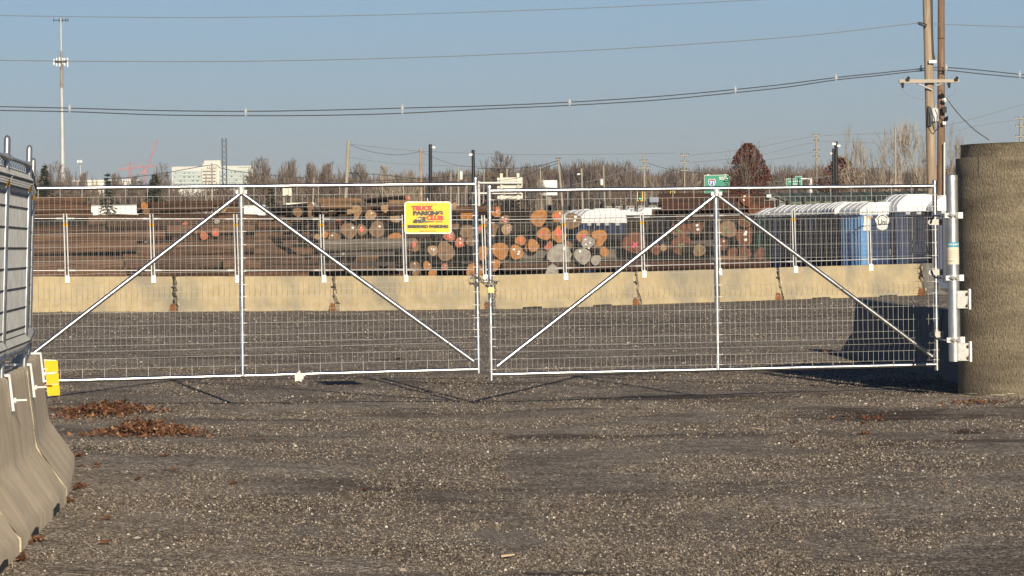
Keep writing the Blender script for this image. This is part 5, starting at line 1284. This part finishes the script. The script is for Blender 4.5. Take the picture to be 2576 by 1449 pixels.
for (pts, D, r, lab) in [
 ([(2380,246),(2410,285),(2450,325),(2488,352)],136,.02,'steep wire falling from the brown pole to behind the pipe'),
 ([(880,362),(960,372),(1058,380),(1190,386),(1400,389),(1700,385)],185,.012,'thin wire from the leaning pole past both black posts'),
 ([(880,364),(930,381),(985,389),(1020,388),(1058,381)],185,.012,'sagging wire between leaning pole and rusty pole'),
 ([(1058,381),(1100,400),(1153,416),(1220,420)],210,.011,'wire falling right from the rusty pole'),
 ([(878,396),(1000,412),(1153,418),(1300,424)],185,.010,'faint wire halfway down the leaning pole'),
 ([(260,449),(320,447),(420,434),(533,415),(560,424),(640,437),(760,447),(880,454),(1000,452),(1190,440)],300,.030,'dark double line sagging across the hospital front'),
 ([(874,434),(960,440),(1075,452),(1200,462),(1262,468)],180,.018,'dark line sloping down behind the gate stile'),
 ([(1404,404),(1350,418),(1280,424),(1200,424)],280,.025,'line sagging left from the guyed pole'),
 ([(1404,410),(1350,430),(1300,448),(1240,455)],280,.022,'lower line falling left from the guyed pole'),
 ([(1406,404),(1412,420),(1418,438)],280,.05,'short guy wire right of the guyed pole'),
 ([(1620,423),(1560,436),(1480,457),(1400,472)],300,.035,'pale twin line falling left from the crossarm pole'),
 ([(1625,408),(1660,420),(1722,432),(1840,440)],300,.02,'line falling right from the crossarm pole'),
 ([(1722,392),(1900,372),(2053,343),(2330,326),(2576,262)],320,.02,'thin wire rising over the russet tree'),
 ([(1722,410),(1900,392),(2053,358),(2200,360)],320,.018,'second thin wire over the russet tree'),
 ([(2053,381),(1950,400),(1820,410)],300,.018,'low thin wire left of the tall crossarm pole'),
 ([(1910,460),(2053,448),(2200,425),(2340,415)],250,.022,'dark line passing behind the pale trees'),
 ([(2385,336),(2450,318),(2567,300)],280,.014,'thin wire between pipe top and far pole')]:
    cable('power_line', pts, D, r, GWIRE if 'thin' in lab or 'pale' in lab or 'faint' in lab else CABLE, lab, 'low overhead lines')
# ------------------------------------------------------------------ masts, cranes, hospital
GM = mat('mast_grey', (.45,.48,.48), (.55,.57,.57), .5, .6, .2); RM = mat('mast_rust', (.20,.15,.11), (.38,.34,.30), .8, .8)
def mast():
    D = 560; t = P(153, 46, D); bt = P(158, 450, D); g = gz(bt.x, D); ft = Vector((bt.x, D, g)); k = D/F
    root = thing('cell_tower', 'very tall grey monopole mast with antenna ring and T-shaped top', 'mast', ft)
    ax = lambda y: t.lerp(bt, (y-46)/404)
    b = MB(); b.path([ft, ax(450), ax(300), ax(222)], [7.5*k, 6.6*k, 5.2*k, 4.6*k], 14); b.build('lower_shaft', GM, root, True)
    b = MB(); b.path([ax(222), ax(166)], [4.3*k, 3.9*k], 14); b.build('rusty_section', RM, root, True)
    b = MB(); b.path([ax(166), ax(128)], [3.2*k, 3.0*k], 12); b.build('rusty_section', RM, root, True)
    b = MB(); b.path([ax(128), ax(46)], [2.6*k, 2.0*k], 12); b.build('upper_shaft', GM, root, True)
    b = MB(); c = ax(51); b.box(c, 38*k, .2, 2*k); ta = b.build('top_arm', BPOLE, root)
    for dx in (-18,-4,4,12,18): b = MB(); b.tube(c+Vector((dx*k,0,-4*k)), c+Vector((dx*k,0,5*k)), .06, None, 5); b.build('rod_antenna', BPOLE, ta)
    c = ax(156); b = MB(); b.path([c+Vector((15*k*math.cos(R(a)), 15*k*math.sin(R(a)), 0)) for a in range(0,361,30)], .09, 5); b.path([c+Vector((-16*k,-.5,2*k)), c+Vector((16*k,-.5,2*k))], .12, 5); b.build('antenna_frame', BPOLE, root)
    for i, dx in enumerate((-18,-11,-3,4.5,9,16)):
        b = MB(); hh = (8,11,12,8,10,12)[i]; b.box(c+Vector((dx*k, -10*k*(1-abs(dx)/22), (0,0,0,2,0,-1)[i]*k)), 3.2*k, 2*k, hh*1.9*k); b.build('panel_antenna', WHITE, root)
mast()
def mast2():
    D = 620; t = P(202, 408, D); g = gz(t.x, D); k = D/F
    root = thing('small_mast', 'small distant monopole mast with a cluster of antennas', 'mast', Vector((t.x, D, g)))
    b = MB(); b.path([Vector((t.x, D, g)), t], [1.8*k, 1.3*k], 8); b.build('shaft', GM, root)
    for dx in (-5,-1.5,2,5.5): b = MB(); b.box(t+Vector((dx*k, -1, .1)), 2.2*k, 1*k, 7*k); b.build('panel_antenna', WHITE, root)
mast2()
def lattice():
    D = 600; k = D/F; t = P(560.5, 348, D); g = gz(t.x, D); n = 22; h = (t.z-g)/n; w_ = 5.2*k
    root = thing('lattice_tower', 'dark steel lattice tower in front of the hospital', 'mast', Vector((t.x, D, g)))
    cs = [Vector((-w_,-w_,0)), Vector((w_,-w_,0)), Vector((w_,w_,0)), Vector((-w_,w_,0))]; o = Vector((t.x+.2, D, g))
    LM = mat('lattice_steel', (.13,.16,.19), None, rough=.6)
    for c in cs: b = MB(); b.tube(o+c, o+c+Vector((0,0,h*n)), .10, None, 5); b.build('corner_leg', LM, root)
    b = MB()
    for i in range(n):
        for a in range(4):
            p, q = cs[a]+Vector((0,0,h*i)), cs[(a+1)%4]+Vector((0,0,h*(i+1)))
            if i % 2: p, q = cs[(a+1)%4]+Vector((0,0,h*i)), cs[a]+Vector((0,0,h*(i+1)))
            b.tube(o+p, o+q, .055, None, 3)
    b.build('bracing', LM, root)
lattice()
CRM = mat('crane_red', (.42,.13,.14), (.50,.20,.20), .3, .7)
def truss(b, p, q, w_, n, r):
    d = (q-p); u = d.normalized(); a = u.cross(Vector((0,1,0))).normalized()*w_/2; c = Vector((0,w_/2,0))
    for s in (a+c, a-c, -a+c, -a-c): b.tube(p+s, q+s, r, None, 4)
    for i in range(n):
        e, f_ = p+d*(i/n), p+d*((i+1)/n); s = 1 if i % 2 else -1
        b.tube(e+a*s-c, f_-a*s-c, r*.8, None, 3); b.tube(e+a*s+c, f_-a*s+c, r*.8, None, 3)
def cranes():
    D = 2500; k = D/F; W_ = lambda x, y: P(x, y, D); g = gz(W_(328,450).x, D)
    base = Vector((W_(328,450).x, D, g)); root = thing('tower_crane', 'distant reddish tower crane with a long level jib', 'crane', base, 'cranes at the hospital')
    def part(nm, fn, par=root, m=CRM): b = MB(); fn(b); return b.build(nm, m, par)
    part('tower', lambda b: truss(b, base, W_(328,424), 7*k, 22, .28)); part('tower_head', lambda b: truss(b, W_(328,424), W_(327.5,409), 4*k, 4, .28))
    part('jib', lambda b: truss(b, W_(329,423), W_(396,416.5), 2.8*k, 22, .22)); part('counter_jib', lambda b: truss(b, W_(301,425), W_(327,423.5), 2.8*k, 8, .26)); part('counterweight', lambda b: b.box(W_(301.5,427.5), 4*k, 4*k, 5*k))
    part('cab', lambda b: b.box(W_(330,421), 3*k, 3*k, 4.5*k), root, mat('crane_orange', (.55,.22,.08), None, rough=.6))
    part('tie_bar', lambda b: (b.tube(W_(327.5,409), W_(303,424), .14, None, 3), b.tube(W_(327.5,409), W_(362,419.5), .14, None, 3)))
    D2 = 2560; W2 = lambda x, y: P(x, y, D2); base = Vector((W2(364,450).x, D2, g)); root2 = thing('luffing_crane', 'distant pinkish crane with its boom raised steeply', 'crane', base, 'cranes at the hospital')
    part('tower', lambda b: truss(b, base, W2(364,436), 5*k, 16, .28), root2); part('machine_deck', lambda b: b.box(W2(361,434.5), 14*k, 5*k, 6*k), root2)
    part('boom', lambda b: truss(b, W2(367,433), W2(396.5,349.5), 2.6*k, 34, .24), root2); part('back_mast', lambda b: (truss(b, W2(365,433), W2(357.5,413), 2*k, 6, .24),), root2)
cranes()
def hospital():
    D = 2400; k = D/F; HW = mat('hospital_white', (.72,.71,.64), (.66,.66,.60), .02, .8); HG = mat('hospital_green_glass', (.38,.47,.44), (.46,.54,.50), .03, .5); HD = mat('hospital_window', (.08,.11,.12), None, rough=.4)
    W_ = lambda x, y, d=0: P(x, y, D+d); x0, x1 = W_(432,420).x, W_(636,420).x; zt = W_(534,418).z; g = gz(x0, D)
    root = thing('hospital', 'large white hospital block with rows of windows and a tall roof box', 'building', Vector(((x0+x1)/2, D+15, g)))
    b = MB(); b.box(((x0+x1)/2, D+15, (zt+g)/2), x1-x0, 30, zt-g); b.build('wall', HW, root)
    c = W_(532.5, 410); b = MB(); b.box((c.x, D+12, zt+7.5*k), 42*k, 14, 15*k); b.box((c.x-22*k, D+12, zt+3.5*k), 6*k, 12, 7*k); b.build('roof_box', HW, root)
    b = MB(); cc = W_(536, 440); b.box((cc.x-9*k, D-1.2, (zt-2*k+g)/2), 36*k, 2.5, zt-g-8*k); b.build('central_bay', mat('hospital_cream', (.74,.70,.56), None, rough=.8), root)
    for xa, xb in ((436,516),(552,634)):
        a, e = W_(xa,440).x, W_(xb,440).x; b = MB(); b.box(((a+e)/2, D-.3, zt-32*k), e-a, .7, 42*k); wing = b.build('glass_band', HG, root)
        for fl in range(4):
            z = zt-(16+fl*10)*k; rnd = random.Random(fl+xa)
            b = MB(); b.box(((a+e)/2, D-.8, z-4.8*k), e-a, .4, 1.6*k); b.build('floor_slab', HW, wing)
            for j in range(7):
                if rnd.random() < .25: continue
                x = lerp(a, e, (j+.5)/7)+rnd.uniform(-2,2)*k; b = MB(); b.box((x, D-.8, z), rnd.choice((2.5,5))*k, .5, 2.6*k); b.build('window', HD, wing)
    for fl in range(5):
        b = MB(); z = zt-(13+fl*8.5)*k; b.box((cc.x-9*k, D-2.6, z), 32*k, .5, 2.6*k); b.build('window_strip', HD, root)
    b = MB(); za = zt-3.9*k
    for i in range(9): b.box((W_(601+i*3.2,423).x, D-.2, za), (1.2+(i*7%3)*.6)*k, .3, 1.6*k)
    b.build('wall_lettering', HD, root)
hospital()
def lowblock(px0, px1, py, D, label, m=CREAM):
    a, c = P(px0, py, D), P(px1, py, D); g = gz(a.x, D); zt = (a.z+c.z)/2; b = MB(); b.box(((a.x+c.x)/2, D+8, (zt+g)/2), c.x-a.x, 16, zt-g); b.box(((a.x+c.x)/2, D+8, zt+.15), c.x-a.x+.8, 16.8, .5)
    root = thing('warehouse', label, 'building', Vector(((a.x+c.x)/2, D+8, g)), 'flat buildings in the distance'); b.build('wall', m, root)
    n = 5
    for i in range(n): b = MB(); b.box((lerp(a.x, c.x, (i+.5)/n), D-.05, zt-1.6), (c.x-a.x)/n*.45, .1, 1.1); b.build('window', GREYP, root)
lowblock(188, 262, 457, 900, 'flat pale building right of the small mast'); lowblock(262, 345, 455, 950, 'flat whitish building under the crane tower', WHITE)
# ------------------------------------------------------------------ highway signs and signals
SG = mat('highway_green', (.0,.22,.13), (.0,.26,.155), 3, .5); SBACK = mat('sign_back_aluminium', (.62,.60,.50), (.70,.68,.58), 2, .6)
def sign_back(px0, px1, py0, py1, D, label, mast_px=None, arms=(), group='backs of highway signs', posts=True):
    a, c = P(px0, py0, D), P(px1, py1, D); g = gz(a.x, D); x, z = (a.x+c.x)/2, (a.z+c.z)/2
    root = thing('highway_sign', label, 'road sign', Vector((x, D, g)), group)
    W_, H_ = c.x-a.x, a.z-c.z; n = 6; b = MB()
    for i in range(n): b.box((x, D, c.z+H_*(i+.5)/n), W_, .06, H_/n*.86)
    b.box((x, D+.06, z), W_, .04, H_); b.build('sign_plate', SBACK, root)
    for dx in (-.33,.33): b = MB(); b.box((x+dx*W_, D-.12, z+.15), .22, .14, H_+.4); b.build('stiffener', mat('pale_beam', (.70,.67,.55), None, rough=.7), root)
    if mast_px:
        for y in arms: q = P(mast_px, y, D-.35); e = P(px1-2, y, D-.35); b = MB(); b.tube(q, e, .10, None, 8); b.build('cantilever_arm', ZINC, root)
        q = P(mast_px, arms[0]-4, D-.35); b = MB(); b.tube(Vector((q.x, D-.35, g)), q, .20, .16, 10); b.build('mast', ZINC, root)
    elif posts:
        for dx in (-.4,.4): b = MB(); b.tube((x+dx*W_, D+.15, g), (x+dx*W_, D+.15, z), .1, None, 6); b.build('post', GPOLE, root)
    return root
sign_back(1250.5, 1315, 447, 500, 285, 'pale slatted back of a highway sign on two cantilever arms', 1203, (460, 486))
sign_back(711, 734, 474, 491, 270, 'small cream slatted sign back left of the leaning pole')
def billboard():
    D = 292; a, c = P(1358, 454, D), P(1402, 491, D); g = gz(a.x, D); root = thing('billboard', 'distant white blank panel seen through bare branches', 'billboard', Vector(((a.x+c.x)/2, D, g)))
    b = MB(); b.box(((a.x+c.x)/2, D, (a.z+c.z)/2), c.x-a.x, .3, a.z-c.z); b.build('panel', WHITE, root)
    b = MB(); b.tube(((a.x+c.x)/2, D+.4, g), ((a.x+c.x)/2, D+.4, a.z), .25, None, 8); b.build('post', GPOLE, root)
billboard()
def green_sign(px0, px1, py0, py1, D, label, texts, shield=False, tab=None, mast_px=None):
    a, c = P(px0, py0, D), P(px1, py1, D); g = gz(a.x, D); x, z = (a.x+c.x)/2, (a.z+c.z)/2; W_, H_ = c.x-a.x, a.z-c.z; k = D/F
    root = thing('highway_sign', label, 'road sign', Vector((x, D, g)), 'green highway signs')
    def plate(nm, m, x0, y0, x1, y1, d, r=2.5): b = MB(); b.prism(rrect(x0, y0, x1, y1, r), lambda u, v, t: Vector((a.x+(u-px0)*k, D+t, a.z-(v-py0)*k)), d, d+.03); return b.build(nm, m, root)
    plate('sign_plate', WPAINT, px0, py0, px1, py1, 0); plate('green_face', SG, px0+1, py0+1, px1-1, py1-1, -.035, 2)
    if tab: plate('tab_border', WPAINT, *tab, .0, 1); plate('tab_face', SG, tab[0]+.7, tab[1]+.7, tab[2]-.7, tab[3]-.2, -.04, .8)
    fn = lambda x_, y_: Vector((a.x+(x_-px0)*k, D-.06, a.z-(y_-py0)*k))
    for t, bx in texts: text_mb(t, fn, *bx, bold=.03).build('lettering', WPAINT, root)
    if shield:
        for m, s, d in ((WPAINT,1.0,-.05),(mat('shield_blue', (.03,.10,.38), None, rough=.5),.86,-.065)):
            b = MB(); b.prism([(1790.5+u*s, 459+v*s) for u, v in ((-9,-6),(-7,-9),(0,-7.5),(7,-9),(9,-6),(9.5,1),(6,7),(0,11),(-6,7),(-9.5,1))], lambda u, v, t: Vector((a.x+(u-px0)*k, D+t, a.z-(v-py0)*k)), d, d+.01); b.build('route_shield', m, root)
        b = MB(); b.prism([(1783,452),(1798,452),(1798,454.5),(1783,454.5)], lambda u, v, t: Vector((a.x+(u-px0)*k, D+t, a.z-(v-py0)*k)), -.075, -.07); b.build('shield_band', mat('shield_red', (.5,.03,.03), None, rough=.5), root)
        text_mb('71', lambda x_, y_: Vector((a.x+(x_-px0)*k, D-.08, a.z-(y_-py0)*k)), 1785, 456, 1796, 465, .05).build('route_number', WPAINT, root)
    for px_ in ((mast_px,) if mast_px else (px0+10, px1-12)): q = P(px_, py0-2, D+.3); b = MB(); b.tube((q.x, D+.3, g), q, .12, None, 8); b.build('post', ZINC, root)
    if mast_px: q = P(px1-3, 450, D+.2); e = P(mast_px, 450, D+.2); b = MB(); b.tube(q, e, .09, None, 6); b.build('cantilever_arm', ZINC, root)
green_sign(1771.5, 1836, 440.5, 491, 262, 'large green highway sign with a route shield, partly hidden by the russet tree', [('SOUTH',(1809,445,1830,453)),('C',(1781,470,1786,475)),('l',(1816,468,1817.5,475))], True)
green_sign(1977, 2017.5, 449.5, 468, 268, 'smaller green highway sign with an exit tab behind two thin black posts', [('Leonard Ave',(1983,454,2013,458.5)),('Freeman',(1990,461,2006,465))], False, (2000.5,443.5,2017,450), 2040)
SB = mat('signal_black', (.01,.01,.012), None, rough=.5); SY = mat('signal_yellow', (.80,.55,.03), None, rough=.5)
def signal(px0, px1, py0, py1, D, label, face):
    a, c = P(px0, py0, D), P(px1, py1, D); x, z = (a.x+c.x)/2, (a.z+c.z)/2; W_, H_ = c.x-a.x, a.z-c.z
    root = thing('traffic_signal', label, 'traffic signal', Vector((x, D, z-H_/2)), 'traffic signals over the road')
    if face:
        b = MB(); b.box((x, D, z), W_, .03, H_); b.build('yellow_border', SY, root)
        b = MB(); b.box((x, D-.03, z), W_*.72, .04, H_*.86); b.build('backplate', SB, root)
        for i in range(3): b = MB(); q = Vector((x, D-.05, z+H_*(.28-.28*i))); b.tube(q, q+Vector((0,-.2,0)), W_*.22, None, 10); b.build('signal_head', SB, root)
        gm = bpy.data.materials.get('green_light')
        if not gm:
            gm = mat('green_light', (.02,.6,.35), None, rough=.4); gm.node_tree.nodes['Principled BSDF'].inputs['Emission Color'].default_value = (.05,1,.6,1); gm.node_tree.nodes['Principled BSDF'].inputs['Emission Strength'].default_value = .8
        if face == 2: b = MB(); q = Vector((x, D-.27, z-H_*.28)); b.prism([(-.1,0),(-.02,.08),(-.02,.03),(.1,.03),(.1,-.03),(-.02,-.03),(-.02,-.08)], lambda u, v, t: q+Vector((u,t,v)), -.01, .01); b.build('green_arrow', gm, root)
    else:
        b = MB(); b.box((x, D, z), W_*.85, .25, H_); b.build('signal_body', SB, root)
        for s_ in (-1,1): b = MB(); b.box((x+s_*W_*.27, D-.2, z), W_*.38, .2, H_*.9); b.build('signal_head', SB, root)
    b = MB(); b.tube(Vector((x, D, z+H_/2)), Vector((x, D, P(px0, 474, D).z)), .03, None, 5); b.build('hanger', SB, root)
signal(1326,1347,483,500,255,'black back of a traffic signal right of the big sign back',0); signal(1425.5,1440,482,499,255,'black signal back by the short black post',0); signal(1498,1517,483,505,255,'largest black signal back below the rail',0)
signal(1602.5,1617.5,479,505.5,255,'yellow bordered signal showing a green arrow',2); signal(1686,1698.5,480,497.5,260,'yellow bordered signal above the bark logs',1)
cable('span_wire', [(1300,468),(1430,474),(1560,474),(1720,468)], 255, .02, CABLE, 'dark span wire carrying the traffic signals', cat='wire')
def parapet():
    D = 235; a, c = P(1520, 520, D), P(1650, 518, D); g = gz(a.x, D); n = 14; W_ = (c.x-a.x)
    root = thing('bridge_parapet', 'low grey parapet with square openings above the small toilets', 'parapet', Vector(((a.x+c.x)/2, D, g)))
    PM = mat('parapet_grey', (.30,.29,.27), None, rough=.8); b = MB(); zt = a.z; b.box(((a.x+c.x)/2, D, zt), W_, .3, .07); b.box(((a.x+c.x)/2, D, zt-.24), W_, .3, .06)
    for i in range(n+1): b.box((a.x+W_*i/n, D, zt-.12), .14, .26, .18)
    b.box(((a.x+c.x)/2, D+.2, (zt-.27+g)/2), W_, .5, zt-.27-g); b.build('wall', PM, root)
parapet()
def vehicle(px0, px1, py0, py1, D, m, label, cat='car'):
    a, c = P(px0, py0, D), P(px1, py1, D); W_, H_ = c.x-a.x, a.z-c.z; x = (a.x+c.x)/2; z0 = c.z; root = thing('parked_car', label, cat, Vector((x, D, z0)), 'cars on the road behind')
    b = MB(); b.prism([(-W_/2,.15),(W_/2,.15),(W_/2,.55*H_),(.36*W_,.62*H_),(.2*W_,H_),(-.3*W_,H_),(-.42*W_,.62*H_),(-W_/2,.55*H_)], lambda u, v, t: Vector((x+u, D+t, z0+v)), -.85, .85); b.build('body', m, root)
    b = MB(); b.prism([(-.35*W_,.62*H_),(.3*W_,.62*H_),(.17*W_,.92*H_),(-.27*W_,.92*H_)], lambda u, v, t: Vector((x+u, D+t, z0+v)), -.87, -.855); b.build('side_window', BPOLE, root)
    for s_ in (-.3,.3): b = MB(); b.tube(Vector((x+s_*W_, D-.9, z0+.2)), Vector((x+s_*W_, D-.65, z0+.2)), .3, None, 12); b.build('wheel', BLACK, root)
CARR = mat('car_red', (.40,.05,.05), None, rough=.3); CARB = mat('car_blue', (.25,.36,.55), None, rough=.3)
def embankment():
    D0 = 236; b = MB(); a, c = P(1380, 533, D0), P(1650, 529, D0); g = gz(a.x, D0); zt = (a.z+c.z)/2
    b.prism([(0,g-.2),(6,zt),(16,zt),(24,g-.2)], lambda u, v, t: Vector((t, D0+u, v)), a.x-60, c.x+30)
    tag(b.build('embankment', HILLM), None, None, None, 'structure')
embankment()
vehicle(1420, 1440, 522.5, 531.5, 246, CARR, 'small red and white car above the orange log ends'); vehicle(1504, 1518, 516, 530, 250, CARB, 'pale blue car near the parapet'); vehicle(1375, 1392, 524, 532, 247, mat('car_white', (.7,.7,.7), None, rough=.3), 'white car left of the red one')
def container():
    D = 240; a, c = P(1634, 496, D), P(1668, 530, D); m = mat('grey_blue_box', (.20,.24,.30), (.24,.28,.34), 1, .6); root = thing('box_truck', 'grey blue truck box left of the bark logs', 'truck', Vector(((a.x+c.x)/2, D, c.z)))
    b = MB(); b.box(((a.x+c.x)/2, D+3, (a.z+c.z)/2+.3), c.x-a.x, 6, a.z-c.z-.6); b.build('cargo_box', m, root); b = MB(); b.box(((a.x+c.x)/2, D+3, c.z+.5), c.x-a.x-.1, 5.6, .4); b.build('chassis', BLACK, root)
    b = MB(); d = P(1677, 503, D); b.box((d.x, D+1.5, d.z), .6, 2.2, .5); b.build('cab', WHITE, root)
container()
# ------------------------------------------------------------------ air
hb = MB(); hb.box((0, 1700, 54), 3400, 4400, 116)
hm = bpy.data.materials.new('haze_air'); hm.use_nodes = True; hn = hm.node_tree; hn.nodes.clear()
ho = hn.nodes.new('ShaderNodeOutputMaterial'); hv = hn.nodes.new('ShaderNodeVolumePrincipled'); hv.inputs['Color'].default_value = (.80,.86,.95,1)
hv.inputs['Density'].default_value = .00016; hv.inputs['Anisotropy'].default_value = .0; hn.links.new(hv.outputs[0], ho.inputs['Volume'])
tag(hb.build('haze', hm), None, None, None, 'stuff')
